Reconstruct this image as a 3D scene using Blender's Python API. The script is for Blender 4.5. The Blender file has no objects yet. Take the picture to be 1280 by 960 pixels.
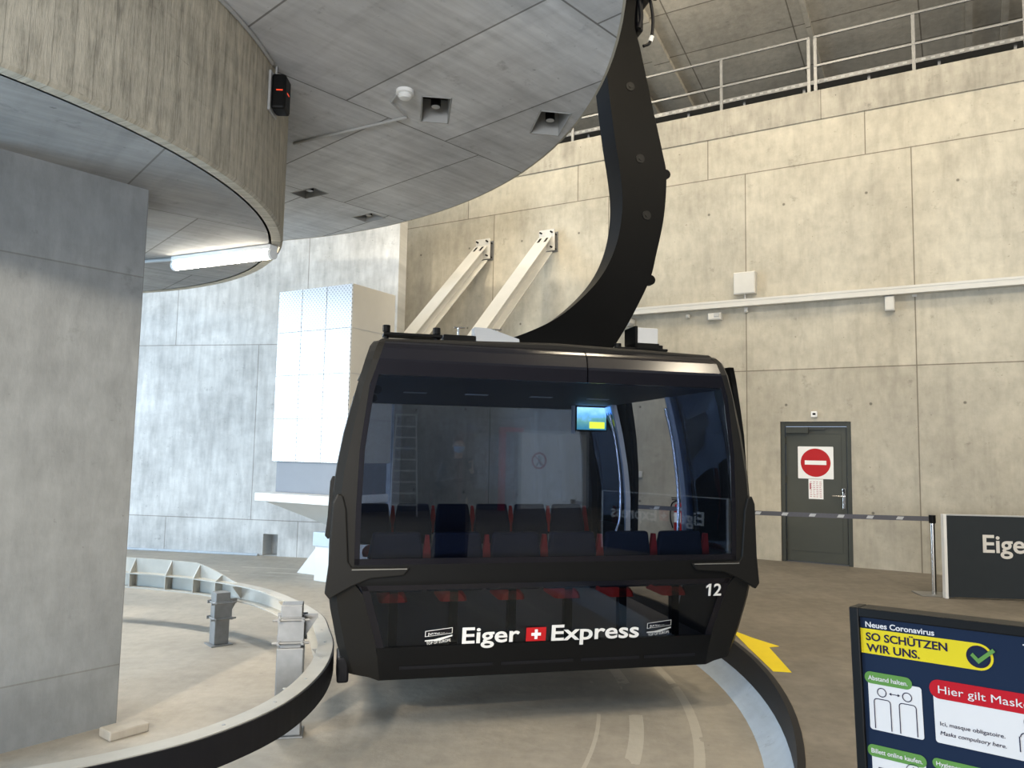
import bpy, bmesh, math, random
from mathutils import Vector, Matrix, Quaternion
random.seed(7)
scene = bpy.context.scene
COL = scene.collection
R = math.radians

# ------------------------------------------------------------------ camera
PITCH, ROLL = R(5.0), R(1.1)
F = Vector((0, math.cos(PITCH), math.sin(PITCH)))
R0 = Vector((1, 0, 0)); U0 = R0.cross(F)
RX = R0 * math.cos(ROLL) + U0 * math.sin(ROLL)
UX = U0 * math.cos(ROLL) - R0 * math.sin(ROLL)
cam = bpy.data.cameras.new('camera'); camo = bpy.data.objects.new('camera', cam); COL.objects.link(camo)
M = Matrix((RX, UX, -F)).transposed().to_4x4(); M.translation = Vector((0, 0, 1.6))
camo.matrix_world = M
cam.sensor_width = 36; cam.lens = 961 / 1280 * 36; cam.clip_start = 0.05; cam.clip_end = 200
scene.camera = camo

# ------------------------------------------------------------------ light
scene.view_settings.view_transform = 'Standard'
scene.view_settings.look = 'None'
scene.view_settings.gamma = 1
scene.view_settings.use_curve_mapping = False
scene.view_settings.exposure = 0.0
w = bpy.data.worlds.new('world'); scene.world = w; w.use_nodes = True
bg = w.node_tree.nodes['Background']; bg.inputs[0].default_value = (0.62, 0.78, 1.0, 1); bg.inputs[1].default_value = 0.8

def area(name, loc, target, sx, sy, power, col):
    l = bpy.data.lights.new(name, 'AREA'); l.shape = 'RECTANGLE'; l.size = sx; l.size_y = sy
    l.energy = power; l.color = col
    o = bpy.data.objects.new(name, l); COL.objects.link(o); o.location = loc
    o.rotation_euler = (Vector(target) - Vector(loc)).to_track_quat('-Z', 'Z').to_euler()
    return o
WARM = (1.0, 0.87, 0.66)
DAY = (0.66, 0.83, 1.0)
def lamp(name, loc, power, col, r=0.45):
    l = bpy.data.lights.new(name, 'POINT'); l.energy = power; l.color = col; l.shadow_soft_size = r
    o = bpy.data.objects.new(name, l); COL.objects.link(o); o.location = loc; return o
for p in ((0.8, 0.6, 9.2), (5.0, 0.0, 9.2), (9.0, -2.0, 9.2)): lamp('hall_lamp', p, 880, WARM)
for p, e in (((-0.9, 11.2, 9.0), 480), ((2.4, 8.2, 9.2), 390), ((6.6, 5.4, 9.2), 270)): lamp('hall_lamp', p, e, WARM)
fl_ = bpy.data.lights.new('entrance_floodlight', 'SPOT'); fl_.energy = 9500; fl_.color = (1.0, 0.88, 0.70); fl_.spot_size = R(34); fl_.spot_blend = 0.7; fl_.shadow_soft_size = 0.3
fo = bpy.data.objects.new('entrance_floodlight', fl_); COL.objects.link(fo); fo.location = (-5.0, -5.5, 6.3)
fo.rotation_euler = (Vector((-2.7, 4.6, 3.3)) - fo.location).to_track_quat('-Z', 'Z').to_euler()
area('daylight_opening', (-13.5, 8.5, 1.9), (0, 8.9, 2.6), 12.0, 3.4, 1900, DAY)
area('slab_uplight_fill', (-2.2, -8.3, 1.5), (-2.2, 6.0, 4.3), 6.0, 2.2, 1250, (0.93, 0.96, 1.0))  # unseen area light added behind the camera to brighten the slab underside
area('kerb_blue_fill', (-8.5, 0.8, 0.9), (1.9, 5.4, -0.2), 5.0, 1.6, 800, (0.46, 0.72, 1.0))  # added out of view to throw blue light on the kerb

# ------------------------------------------------------------------ helpers
def tag(o, label=None, cat=None, group=None, kind=None):
    if label: o['label'] = label
    if cat: o['category'] = cat
    if group: o['group'] = group
    if kind: o['kind'] = kind
    return o

def thing(name, label, cat, loc=(0, 0, 0), rz=0.0, group=None):
    o = bpy.data.objects.new(name, None); COL.objects.link(o)
    o.location = loc; o.rotation_euler = (0, 0, rz); o.empty_display_size = 0.1
    return tag(o, label, cat, group)

def frame(origin, x, y):
    x = Vector(x).normalized(); z = x.cross(Vector(y)).normalized(); y = z.cross(x)
    m = Matrix((x, y, z)).transposed().to_4x4(); m.translation = Vector(origin)
    return m

class MB:
    def __init__(s): s.bm = bmesh.new()
    def face(s, vs):
        try: return s.bm.faces.new(vs)
        except ValueError: return None
    def box(s, a, b, m=None):
        (x0, y0, z0), (x1, y1, z1) = a, b
        c = [(x0, y0, z0), (x1, y0, z0), (x1, y1, z0), (x0, y1, z0), (x0, y0, z1), (x1, y0, z1), (x1, y1, z1), (x0, y1, z1)]
        return s.hexa(c, m)
    def hexa(s, c, m=None):
        v = [s.bm.verts.new((m @ Vector(p)) if m else Vector(p)) for p in c]
        for q in ((0, 3, 2, 1), (4, 5, 6, 7), (0, 1, 5, 4), (1, 2, 6, 5), (2, 3, 7, 6), (3, 0, 4, 7)): s.face([v[i] for i in q])
        return s
    def loft(s, secs, closed=True, caps=True, m=None, ring=False):
        L = [[s.bm.verts.new((m @ Vector(p)) if m else Vector(p)) for p in sec] for sec in secs]
        n = len(L[0])
        pairs = list(zip(L[:-1], L[1:]))
        if ring: pairs.append((L[-1], L[0]))
        for A, B in pairs:
            for i in range(n if closed else n - 1):
                j = (i + 1) % n
                s.face([A[i], A[j], B[j], B[i]])
        if caps and closed and not ring:
            s.face(L[0][::-1]); s.face(L[-1])
        return s
    def prism(s, poly, z0, z1, m=None):
        return s.loft([[(p[0], p[1], z0) for p in poly], [(p[0], p[1], z1) for p in poly]], m=m)
    def cyl(s, a, b, r, n=16, r2=None):
        a, b = Vector(a), Vector(b); d = (b - a).normalized(); q = d.to_track_quat('Z', 'Y'); r2 = r if r2 is None else r2
        def ringp(c, rr): return [c + q @ Vector((rr * math.cos(2 * math.pi * i / n), rr * math.sin(2 * math.pi * i / n), 0)) for i in range(n)]
        return s.loft([ringp(a, r), ringp(b, r2)])
    def tube(s, pts, r, n=10):
        pts = [Vector(p) for p in pts]; secs = []; up = None
        for i, p in enumerate(pts):
            d = (pts[min(i + 1, len(pts) - 1)] - pts[max(i - 1, 0)]).normalized()
            if up is None: up = d.orthogonal().normalized()
            up = (up - d * up.dot(d)).normalized(); si = d.cross(up)
            rr = r[i] if isinstance(r, (list, tuple)) else r
            secs.append([p + (up * math.cos(2 * math.pi * k / n) + si * math.sin(2 * math.pi * k / n)) * rr for k in range(n)])
        return s.loft(secs)
    def lathe(s, prof, c=(0, 0, 0), n=28, m=None):
        c = Vector(c)
        secs = [[c + Vector((max(r, 1e-4) * math.cos(2 * math.pi * i / n), max(r, 1e-4) * math.sin(2 * math.pi * i / n), z)) for i in range(n)] for r, z in prof]
        return s.loft(secs, m=m)
    def build(s, name, mat, parent=None, bevel=0, smooth=False, seg=2, loc=None, rz=None):
        bmesh.ops.recalc_face_normals(s.bm, faces=s.bm.faces)
        me = bpy.data.meshes.new(name); s.bm.to_mesh(me); s.bm.free()
        if mat: me.materials.append(mat)
        o = bpy.data.objects.new(name, me); COL.objects.link(o)
        if parent: o.parent = parent
        if loc: o.location = loc
        if rz is not None: o.rotation_euler = (0, 0, rz)
        if bevel:
            b = o.modifiers.new('bevel', 'BEVEL'); b.width = bevel; b.segments = seg; b.limit_method = 'ANGLE'; b.angle_limit = R(40)
        if smooth:
            for p in me.polygons: p.use_smooth = True
            e = o.modifiers.new('split', 'EDGE_SPLIT'); e.split_angle = R(40)
        return o

def text(name, string, mat, parent, origin, x, y, width=None, height=None, bold=0.0, depth=0.0012, shear=0, align='LEFT', mirror=False):
    """lettering: baseline starts at origin, runs along x, stands along y (parent's coordinates); height is that of a capital"""
    cu = bpy.data.curves.new(name, 'FONT'); cu.body = string; cu.size = 1; cu.offset = bold; cu.shear = shear
    cu.extrude = 0.5; cu.resolution_u = 4
    t = bpy.data.objects.new('tmp', cu); COL.objects.link(t)
    me = bpy.data.meshes.new_from_object(t.evaluated_get(bpy.context.evaluated_depsgraph_get()))
    bpy.data.objects.remove(t); bpy.data.curves.remove(cu)
    xs = [v.co.x for v in me.vertices]; x0, x1 = min(xs), max(xs)
    sy = height / 0.70 if height else width / (x1 - x0)
    sx = width / (x1 - x0) if width else sy
    m = frame(origin, x, y)
    for v in me.vertices:
        v.co = m @ Vector(((v.co.x - x0) * sx, v.co.y * sy, v.co.z * depth * 2))
    me.name = name; me.materials.clear(); me.materials.append(mat)
    o = bpy.data.objects.new(name, me); COL.objects.link(o)
    if parent: o.parent = parent
    return o

def rrect(x0, y0, x1, y1, r, n=6):
    pts = []
    for cx, cy, a0 in ((x1 - r, y0 + r, -90), (x1 - r, y1 - r, 0), (x0 + r, y1 - r, 90), (x0 + r, y0 + r, 180)):
        for i in range(n + 1):
            a = R(a0 + 90 * i / n); pts.append((cx + r * math.cos(a), cy + r * math.sin(a)))
    return pts
def disc(cx, cy, r, n=40): return [(cx + r * math.cos(2 * math.pi * i / n), cy + r * math.sin(2 * math.pi * i / n)) for i in range(n)]
def catmull(pts, k=8):
    P = [Vector(p) for p in pts]; P = [2 * P[0] - P[1]] + P + [2 * P[-1] - P[-2]]; out = []
    for i in range(1, len(P) - 2):
        a, b, c, d = P[i - 1:i + 3]
        for j in range(k):
            t = j / k
            out.append(0.5 * ((2 * b) + (c - a) * t + (2 * a - 5 * b + 4 * c - d) * t * t + (3 * b - a - 3 * c + d) * t ** 3))
    return out + [P[-2]]

# ------------------------------------------------------------------ materials
def mat(name, col, rough=0.5, metal=0.0, noise=0.0, nscale=6.0, spec=0.3, emit=None, estr=0, bump=0.0):
    m = bpy.data.materials.new(name); m.use_nodes = True; nt = m.node_tree; b = nt.nodes['Principled BSDF']
    b.inputs['Base Color'].default_value = (*col, 1); b.inputs['Roughness'].default_value = rough
    b.inputs['Metallic'].default_value = metal; b.inputs['Specular IOR Level'].default_value = spec
    if emit: b.inputs['Emission Color'].default_value = (*emit, 1); b.inputs['Emission Strength'].default_value = estr
    tc = nt.nodes.new('ShaderNodeTexCoord'); nz = nt.nodes.new('ShaderNodeTexNoise')
    nz.inputs['Scale'].default_value = nscale; nz.inputs['Detail'].default_value = 5
    nt.links.new(tc.outputs['Object'], nz.inputs['Vector'])
    mx = nt.nodes.new('ShaderNodeMix'); mx.data_type = 'RGBA'
    mx.inputs[6].default_value = (*[c * (1 - noise) for c in col], 1); mx.inputs[7].default_value = (*[min(1, c * (1 + noise)) for c in col], 1)
    nt.links.new(nz.outputs['Fac'], mx.inputs[0]); nt.links.new(mx.outputs[2], b.inputs['Base Color'])
    if bump:
        bp = nt.nodes.new('ShaderNodeBump'); bp.inputs['Strength'].default_value = bump; bp.inputs['Distance'].default_value = 0.01
        nt.links.new(nz.outputs['Fac'], bp.inputs['Height']); nt.links.new(bp.outputs['Normal'], b.inputs['Normal'])
    return m

class NT:
    def __init__(s, m): s.nt = m.node_tree
    def n(s, typ, **kw):
        o = s.nt.nodes.new('ShaderNode' + typ)
        for k, v in kw.items(): setattr(o, k, v)
        return o
    def l(s, a, b): s.nt.links.new(a, b)
    def math(s, op, a, b=None, c=None):
        o = s.n('Math', operation=op)
        for i, x in enumerate((a, b, c)):
            if x is None: continue
            if isinstance(x, (int, float)): o.inputs[i].default_value = x
            else: s.l(x, o.inputs[i])
        return o.outputs[0]
    def ramp(s, fac, stops):
        o = s.n('ValToRGB'); e = o.color_ramp.elements
        while len(e) < len(stops): e.new(0.5)
        for i, (p, c) in enumerate(stops): e[i].position = p; e[i].color = (c, c, c, 1) if isinstance(c, (int, float)) else (*c, 1)
        s.l(fac, o.inputs[0]); return o.outputs[0]
    def mul(s, a, b, fac=1.0):
        o = s.n('Mix', data_type='RGBA', blend_type='MULTIPLY'); o.inputs[0].default_value = fac
        s.l(a, o.inputs[6]); s.l(b, o.inputs[7]); return o.outputs[2]

def concrete(name, col, axes='xz', joints=None, rot=0.0, streak=(1, 1), rough=0.85, blot=0.25, holes=None, board=None, stain=0.3, jd=0.45):
    """cast concrete: blotches, streaks, formwork joints (w, h, ox, oy, offset, freq, mortar), tie holes, board marks"""
    m = bpy.data.materials.new(name); m.use_nodes = True; g = NT(m); b = m.node_tree.nodes['Principled BSDF']
    b.inputs['Roughness'].default_value = rough; b.inputs['Specular IOR Level'].default_value = 0.3
    tc = g.n('TexCoord'); sp = g.n('SeparateXYZ'); g.l(tc.outputs['Object'], sp.inputs[0])
    cb = g.n('CombineXYZ'); i0, i1 = 'xyz'.index(axes[0]), 'xyz'.index(axes[1])
    g.l(sp.outputs[i0], cb.inputs[0]); g.l(sp.outputs[i1], cb.inputs[1])
    ro = g.n('VectorRotate', rotation_type='Z_AXIS'); ro.inputs['Angle'].default_value = rot; g.l(cb.outputs[0], ro.inputs['Vector'])
    P = ro.outputs[0]
    def noise(scale, sx=1, sy=1, det=6, rg=0.6):
        mp = g.n('Mapping'); mp.inputs['Scale'].default_value = (sx, sy, 1); g.l(P, mp.inputs[0])
        z = g.n('TexNoise'); z.inputs['Scale'].default_value = scale; z.inputs['Detail'].default_value = det; z.inputs['Roughness'].default_value = rg
        g.l(mp.outputs[0], z.inputs['Vector']); return z.outputs['Fac']
    rgb = g.n('RGB'); rgb.outputs[0].default_value = (*col, 1)
    c = rgb.outputs[0]
    big = noise(0.7); c = g.mul(c, g.ramp(big, [(0.3, 1 - blot), (0.7, 1.0)]))
    fine = noise(9, streak[0], streak[1]); c = g.mul(c, g.ramp(fine, [(0.3, 1 - blot * 0.7), (0.65, 1.0)]))
    spots = noise(3.1, 1, 1, 8, 0.75); c = g.mul(c, g.ramp(spots, [(0.28, 1 - stain), (0.40, 1.0)]))
    drip = noise(1.3, 3.2, 0.35, 6, 0.65); c = g.mul(c, g.ramp(drip, [(0.34, 1 - stain * 0.3), (0.50, 1.0)]))
    pits = noise(16, 1, 1, 3, 0.6); c = g.mul(c, g.ramp(pits, [(0.25, 1 - stain), (0.31, 1.0)]))
    cloud = noise(2.2, 0.6, 1.0, 8, 0.7); c = g.mul(c, g.ramp(cloud, [(0.36, 1 - blot * 0.45), (0.56, 1.0)]))
    hgt = fine
    if board:
        wv = noise(board, 1, 0.06, 4, 0.7); c = g.mul(c, g.ramp(wv, [(0.32, 0.66), (0.62, 1.05)])); hgt = wv
    if joints:
        jw, jh, ox, oy, off, fr, mo = joints
        mp = g.n('Mapping'); mp.inputs['Location'].default_value = (-ox, -oy, 0); g.l(P, mp.inputs[0])
        br = g.n('TexBrick'); br.offset = off; br.offset_frequency = fr; br.inputs['Scale'].default_value = 1
        br.inputs['Brick Width'].default_value = jw; br.inputs['Row Height'].default_value = jh
        br.inputs['Mortar Size'].default_value = mo; br.inputs['Mortar Smooth'].default_value = 0.4
        br.inputs['Color1'].default_value = (1, 1, 1, 1); br.inputs['Color2'].default_value = (0.86, 0.86, 0.86, 1)
        br.inputs['Mortar'].default_value = (jd, jd * 0.97, jd * 0.93, 1)
        g.l(mp.outputs[0], br.inputs['Vector']); c = g.mul(c, br.outputs['Color'])
    if holes:
        hx, hy, ox, oy = holes
        mp = g.n('Mapping'); mp.inputs['Location'].default_value = (-ox, -oy, 0); g.l(P, mp.inputs[0])
        s2 = g.n('SeparateXYZ'); g.l(mp.outputs[0], s2.inputs[0])
        def fr(v, p): return g.math('MULTIPLY', g.math('SUBTRACT', g.math('FRACT', g.math('DIVIDE', v, p)), 0.5), p)
        a, bb = fr(s2.outputs[0], hx), fr(s2.outputs[1], hy)
        d = g.math('SQRT', g.math('ADD', g.math('MULTIPLY', a, a), g.math('MULTIPLY', bb, bb)))
        c = g.mul(c, g.ramp(d, [(0.014, 0.4), (0.026, 1.0)]))
    g.l(c, b.inputs['Base Color'])
    bp = g.n('Bump'); bp.inputs['Strength'].default_value = 0.25; bp.inputs['Distance'].default_value = 0.02
    g.l(hgt, bp.inputs['Height']); g.l(bp.outputs[0], b.inputs['Normal'])
    return m

def glass(name, tint, refl=1.6, rough=0.01):
    m = bpy.data.materials.new(name); m.use_nodes = True; g = NT(m); nt = m.node_tree; nt.nodes.remove(nt.nodes['Principled BSDF'])
    tr = g.n('BsdfTransparent'); tr.inputs[0].default_value = (*tint, 1)
    gl = g.n('BsdfGlossy'); gl.inputs['Roughness'].default_value = rough; gl.inputs[0].default_value = (0.78, 0.88, 1, 1)
    fr = g.n('Fresnel'); fr.inputs[0].default_value = refl
    mx = g.n('MixShader'); g.l(fr.outputs[0], mx.inputs[0]); g.l(tr.outputs[0], mx.inputs[1]); g.l(gl.outputs[0], mx.inputs[2])
    g.l(mx.outputs[0], nt.nodes['Material Output'].inputs[0]); return m

def perforated(name):
    m = bpy.data.materials.new(name); m.use_nodes = True; g = NT(m); b = m.node_tree.nodes['Principled BSDF']
    b.inputs['Roughness'].default_value = 0.35; b.inputs['Metallic'].default_value = 0.25
    tc = g.n('TexCoord'); mp = g.n('Mapping'); mp.inputs['Rotation'].default_value = (0, R(45), 0); mp.inputs['Scale'].default_value = (22, 22, 22)
    g.l(tc.outputs['Object'], mp.inputs[0]); s = g.n('SeparateXYZ'); g.l(mp.outputs[0], s.inputs[0])
    a = g.math('SUBTRACT', g.math('FRACT', s.outputs[0]), 0.5); c = g.math('SUBTRACT', g.math('FRACT', s.outputs[2]), 0.5)
    d = g.math('SQRT', g.math('ADD', g.math('MULTIPLY', a, a), g.math('MULTIPLY', c, c)))
    g.l(g.ramp(d, [(0.26, (0.45, 0.45, 0.47)), (0.34, (0.80, 0.80, 0.81))]), b.inputs['Base Color']); return m

M_WALL = concrete('wall_concrete', (0.62, 0.57, 0.46), 'xz', (2.415, 3.25, -0.98, 6.2, 0.255, 3, 0.010), streak=(1, 0.5), holes=(1.2, 1.6, 0.22, 0.0), blot=0.24, stain=0.38, jd=0.42)
M_LWALL = concrete('left_wall_concrete', (0.80, 0.795, 0.77), 'xz', (2.6, 3.14, -2.45, 0.30, 0.35, 2, 0.010), streak=(1, 0.2), blot=0.36, stain=0.45, jd=0.55)
M_COPING = concrete('coping_concrete', (0.56, 0.52, 0.43), 'xz', (3.0, 5.0, 0.2, 6.0, 0, 2, 0.008), streak=(1, 0.3), blot=0.35, stain=0.6)
M_ROOF = concrete('roof_concrete', (0.58, 0.54, 0.46), 'xy', (1.9, 1.1, 0.35, 0.0, 0.0, 2, 0.014), blot=0.25, stain=0.3, jd=0.4)
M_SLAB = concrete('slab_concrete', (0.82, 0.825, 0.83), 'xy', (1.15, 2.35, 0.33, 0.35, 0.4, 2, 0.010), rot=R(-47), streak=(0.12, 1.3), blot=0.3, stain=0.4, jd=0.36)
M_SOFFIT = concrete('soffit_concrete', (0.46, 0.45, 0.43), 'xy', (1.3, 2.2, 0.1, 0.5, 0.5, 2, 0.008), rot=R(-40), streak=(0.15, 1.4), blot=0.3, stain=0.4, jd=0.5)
M_PILLAR = concrete('pillar_concrete', (0.29, 0.305, 0.31), 'xz', (9, 2.72, 0, 0.08, 0, 2, 0.006), streak=(1, 0.4), blot=0.25, stain=0.25, jd=0.7)
M_FLOOR = concrete('platform_concrete', (0.235, 0.21, 0.175), 'xy', None, streak=(1, 1), rough=0.7, blot=0.3, stain=0.35)
M_LIP = concrete('kerb_concrete_daylit', (0.56, 0.62, 0.68), 'xy', None, rough=0.8, blot=0.12, stain=0.4)  # bluish tint puts the blue daylight into the kerb's own colour
M_DARKCON = concrete('back_wall_concrete', (0.16, 0.15, 0.13), 'xz', (2, 2.5, 0, 0, 0, 2, 0.01), blot=0.3)

def fascia_material():
    m = concrete('fascia_concrete', (0.74, 0.67, 0.53), 'xz', None, blot=0.2, stain=0.35)
    g = NT(m); b = m.node_tree.nodes['Principled BSDF']
    old = b.inputs['Base Color'].links[0].from_socket
    tc = g.n('TexCoord'); s = g.n('SeparateXYZ'); g.l(tc.outputs['Object'], s.inputs[0])
    ang = g.math('ARCTAN2', s.outputs[1], s.outputs[0])
    cb = g.n('CombineXYZ'); g.l(g.math('MULTIPLY', ang, 3.8), cb.inputs[0]); g.l(g.math('MULTIPLY', s.outputs[2], 0.13), cb.inputs[1])
    z = g.n('TexNoise'); z.inputs['Scale'].default_value = 17; z.inputs['Detail'].default_value = 7; z.inputs['Roughness'].default_value = 0.75; g.l(cb.outputs[0], z.inputs['Vector'])
    c = g.mul(old, g.ramp(z.outputs['Fac'], [(0.34, 0.48), (0.50, 0.82), (0.66, 1.05)]))
    fl = g.math('FRACT', g.math('MULTIPLY', ang, 3.8 / 0.115))
    c = g.mul(c, g.ramp(fl, [(0.02, 0.66), (0.06, 1.0)]))
    g.l(c, b.inputs['Base Color'])
    bp = g.n('Bump'); bp.inputs['Strength'].default_value = 0.5; bp.inputs['Distance'].default_value = 0.02
    g.l(z.outputs['Fac'], bp.inputs['Height']); g.l(bp.outputs[0], b.inputs['Normal']); return m
M_FASCIA = fascia_material()

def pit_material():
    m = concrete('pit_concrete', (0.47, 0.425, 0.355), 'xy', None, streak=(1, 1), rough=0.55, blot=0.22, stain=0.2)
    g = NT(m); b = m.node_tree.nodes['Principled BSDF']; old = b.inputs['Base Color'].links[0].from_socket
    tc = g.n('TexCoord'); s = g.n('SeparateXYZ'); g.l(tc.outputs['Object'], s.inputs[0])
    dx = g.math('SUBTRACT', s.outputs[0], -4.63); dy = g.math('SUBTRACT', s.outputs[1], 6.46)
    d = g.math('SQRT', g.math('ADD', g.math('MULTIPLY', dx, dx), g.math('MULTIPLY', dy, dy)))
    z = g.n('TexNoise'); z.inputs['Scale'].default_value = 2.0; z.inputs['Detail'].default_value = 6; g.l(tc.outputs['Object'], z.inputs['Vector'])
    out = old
    for r0, wd, th in ((6.03, 0.035, 0.44), (5.62, 0.05, 0.47), (5.35, 0.014, 0.5)):      # pale broken rings concentric with the kerb
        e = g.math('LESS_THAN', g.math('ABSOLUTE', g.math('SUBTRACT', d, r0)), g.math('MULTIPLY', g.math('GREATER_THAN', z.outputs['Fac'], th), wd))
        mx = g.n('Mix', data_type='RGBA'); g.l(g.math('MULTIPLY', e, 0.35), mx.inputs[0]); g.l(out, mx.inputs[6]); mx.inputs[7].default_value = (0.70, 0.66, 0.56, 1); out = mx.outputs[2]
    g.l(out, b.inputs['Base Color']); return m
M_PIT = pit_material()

M_BLACK = mat('black_satin', (0.006, 0.006, 0.006), 0.42, noise=0.15, spec=0.12)
M_PILLARBLK = mat('charcoal_satin', (0.013, 0.0125, 0.0115), 0.40, noise=0.12, nscale=3, spec=0.12)
M_HANGER = mat('hanger_black_paint', (0.005, 0.005, 0.005), 0.36, noise=0.3, nscale=2, spec=0.05)
M_FRIT = mat('black_glossy_panel', (0.006, 0.006, 0.009), 0.16, noise=0.1, spec=0.4)
M_RUBBER = mat('black_rubber', (0.006, 0.006, 0.008), 0.5, noise=0.25, nscale=10, spec=0.25)
M_STEEL = mat('galvanised_steel', (0.25, 0.25, 0.245), 0.45, 0.55, noise=0.25, nscale=14)
M_RAILTOP = mat('pale_rail_paint', (0.47, 0.45, 0.40), 0.42, 0.25, noise=0.15, nscale=8)
M_WHITEST = mat('white_painted_steel', (0.60, 0.585, 0.54), 0.45, noise=0.06)
M_WHITE = mat('white_plastic', (0.80, 0.80, 0.78), 0.4, noise=0.04)
M_GREYPL = mat('grey_plastic', (0.42, 0.42, 0.41), 0.5, noise=0.08)
M_CABSIDE = mat('beige_metal_panel', (0.56, 0.54, 0.49), 0.5, noise=0.05)
M_PERF = perforated('perforated_white_metal')
M_LGREY = mat('light_grey_metal', (0.46, 0.47, 0.48), 0.5, noise=0.06)
M_DOOR = mat('grey_green_door_paint', (0.060, 0.064, 0.054), 0.45, noise=0.08)
M_DOORFR = mat('dark_door_frame', (0.048, 0.052, 0.045), 0.5, noise=0.08)
M_CHROME = mat('polished_steel', (0.75, 0.74, 0.72), 0.2, 1.0, noise=0.04)
M_RED = mat('signal_red', (0.45, 0.009, 0.012), 0.5, noise=0.05)
M_SIGNW = mat('sign_white', (0.82, 0.82, 0.80), 0.4, noise=0.03)
M_YELLOW = mat('yellow_floor_paint', (0.75, 0.58, 0.012), 0.6, noise=0.06, nscale=12)
M_LETTER = mat('pale_lettering', (0.72, 0.70, 0.66), 0.45, noise=0.04)
M_PANELGREY = mat('slate_grey_panel', (0.033, 0.039, 0.044), 0.6, spec=0.08, noise=0.06)
M_NAVY = mat('navy_upholstery', (0.014, 0.018, 0.035), 0.75, noise=0.2, nscale=30)
M_SEATRED = mat('red_upholstery', (0.45, 0.025, 0.02), 0.7, noise=0.15, nscale=30)
M_FLOORIN = mat('cabin_floor_covering', (0.10, 0.10, 0.11), 0.6, noise=0.2, nscale=20)
M_TUBE = mat('lit_tube', (0.9, 0.9, 0.85), 0.5, emit=(1.0, 0.93, 0.80), estr=24)
M_PNAVY = mat('poster_navy', (0.007, 0.014, 0.032), 0.6, spec=0.08, noise=0.05)
M_PYEL = mat('poster_yellow', (0.50, 0.39, 0.015), 0.6, spec=0.08, noise=0.04)
M_PGREEN = mat('poster_green', (0.085, 0.19, 0.045), 0.6, spec=0.08, noise=0.04)
M_PRED = mat('poster_red', (0.34, 0.008, 0.014), 0.6, spec=0.08, noise=0.04)
M_PWHITE = mat('poster_white', (0.50, 0.475, 0.455), 0.6, spec=0.08, noise=0.04)
M_INK = mat('dark_ink', (0.012, 0.010, 0.03), 0.5, spec=0.08, noise=0.05)
M_BELT = mat('grey_belt_webbing', (0.10, 0.10, 0.115), 0.7, noise=0.1, nscale=40)
M_GLASS = glass('tinted_window', (0.66, 0.71, 0.80), 1.56)
M_GLASSLOW = glass('tinted_lower_window', (0.66, 0.67, 0.70), 1.42)

# ------------------------------------------------------------------ the setting
WANG = R(-30.5); WP = Vector((4.6, 11.75, 0))                     # right wall: x along it, z up, y behind it
def struct(o): o['kind'] = 'structure'; return o

b = MB()
b.box((-13, 0, -0.6), (-0.474, 0.4, 7.35)); b.box((0.543, 0, -0.6), (9, 0.4, 7.35)); b.box((-0.474, 0, 2.14), (0.543, 0.4, 7.35))
struct(b.build('wall_right', M_WALL, loc=WP, rz=WANG))
b = MB(); b.box((-13, -0.025, 6.88), (9, 0.425, 7.36)); struct(b.build('trim_1', M_COPING, loc=WP, rz=WANG, bevel=0.01))
b = MB(); b.box((-13, 0.4, 6.9), (9, 3.2, 7.1)); struct(b.build('floor_gallery', M_DARKCON, loc=WP, rz=WANG))
b = MB(); b.box((-13, 3.0, 7.1), (9, 3.3, 9.6)); struct(b.build('wall_gallery', M_DARKCON, loc=WP, rz=WANG))
# sloping concrete roof, rising from the gallery towards the hall
b = MB(); sl = math.atan(0.2)
b.box((-14, 0, 0), (10, 22, 0.4))
ro = struct(b.build('ceiling_roof', M_ROOF)); ro.location = WP + Matrix.Rotation(WANG, 3, 'Z') @ Vector((0, 3.0, 8.55))
ro.rotation_euler = Matrix.Rotation(WANG, 4, 'Z').to_euler()
ro.matrix_world = Matrix.Translation(ro.location) @ Matrix.Rotation(WANG + math.pi, 4, 'Z') @ Matrix.Rotation(sl, 4, 'X')
for s0, wd in ((-3.35, 0.16), (-2.7, 0.30), (-0.1, 0.08), (2.25, 0.10), (2.75, 0.10)):
    b = MB(); b.box((-s0 - wd / 2, 0.2, -0.09), (-s0 + wd / 2, 12, 0.0)); o = struct(b.build('ceiling_rib', M_ROOF)); o.matrix_world = ro.matrix_world.copy()

LANG = math.atan2(-0.2, 1.0); LP = Vector((-3.86, 13.70, 0))      # left wall
b = MB()
b.box((-16, 0, -0.6), (-0.50, 0.4, 6.3)); b.box((-0.50, 0, 0.06), (-0.22, 0.4, 6.3)); b.box((-0.22, 0, -0.6), (1.86, 0.4, 6.3))
b.box((-0.56, 0.32, -0.6), (-0.16, 0.40, 0.2)); b.box((-0.50, 0, -0.6), (-0.22, 0.4, -0.318))
struct(b.build('wall_left', M_LWALL, loc=LP, rz=LANG))
b = MB(); b.box((-16, -0.07, -0.32), (-0.56, 0.0, -0.285)); struct(b.build('baseboard_left', M_LIP, loc=LP, rz=LANG, bevel=0.01))

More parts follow.
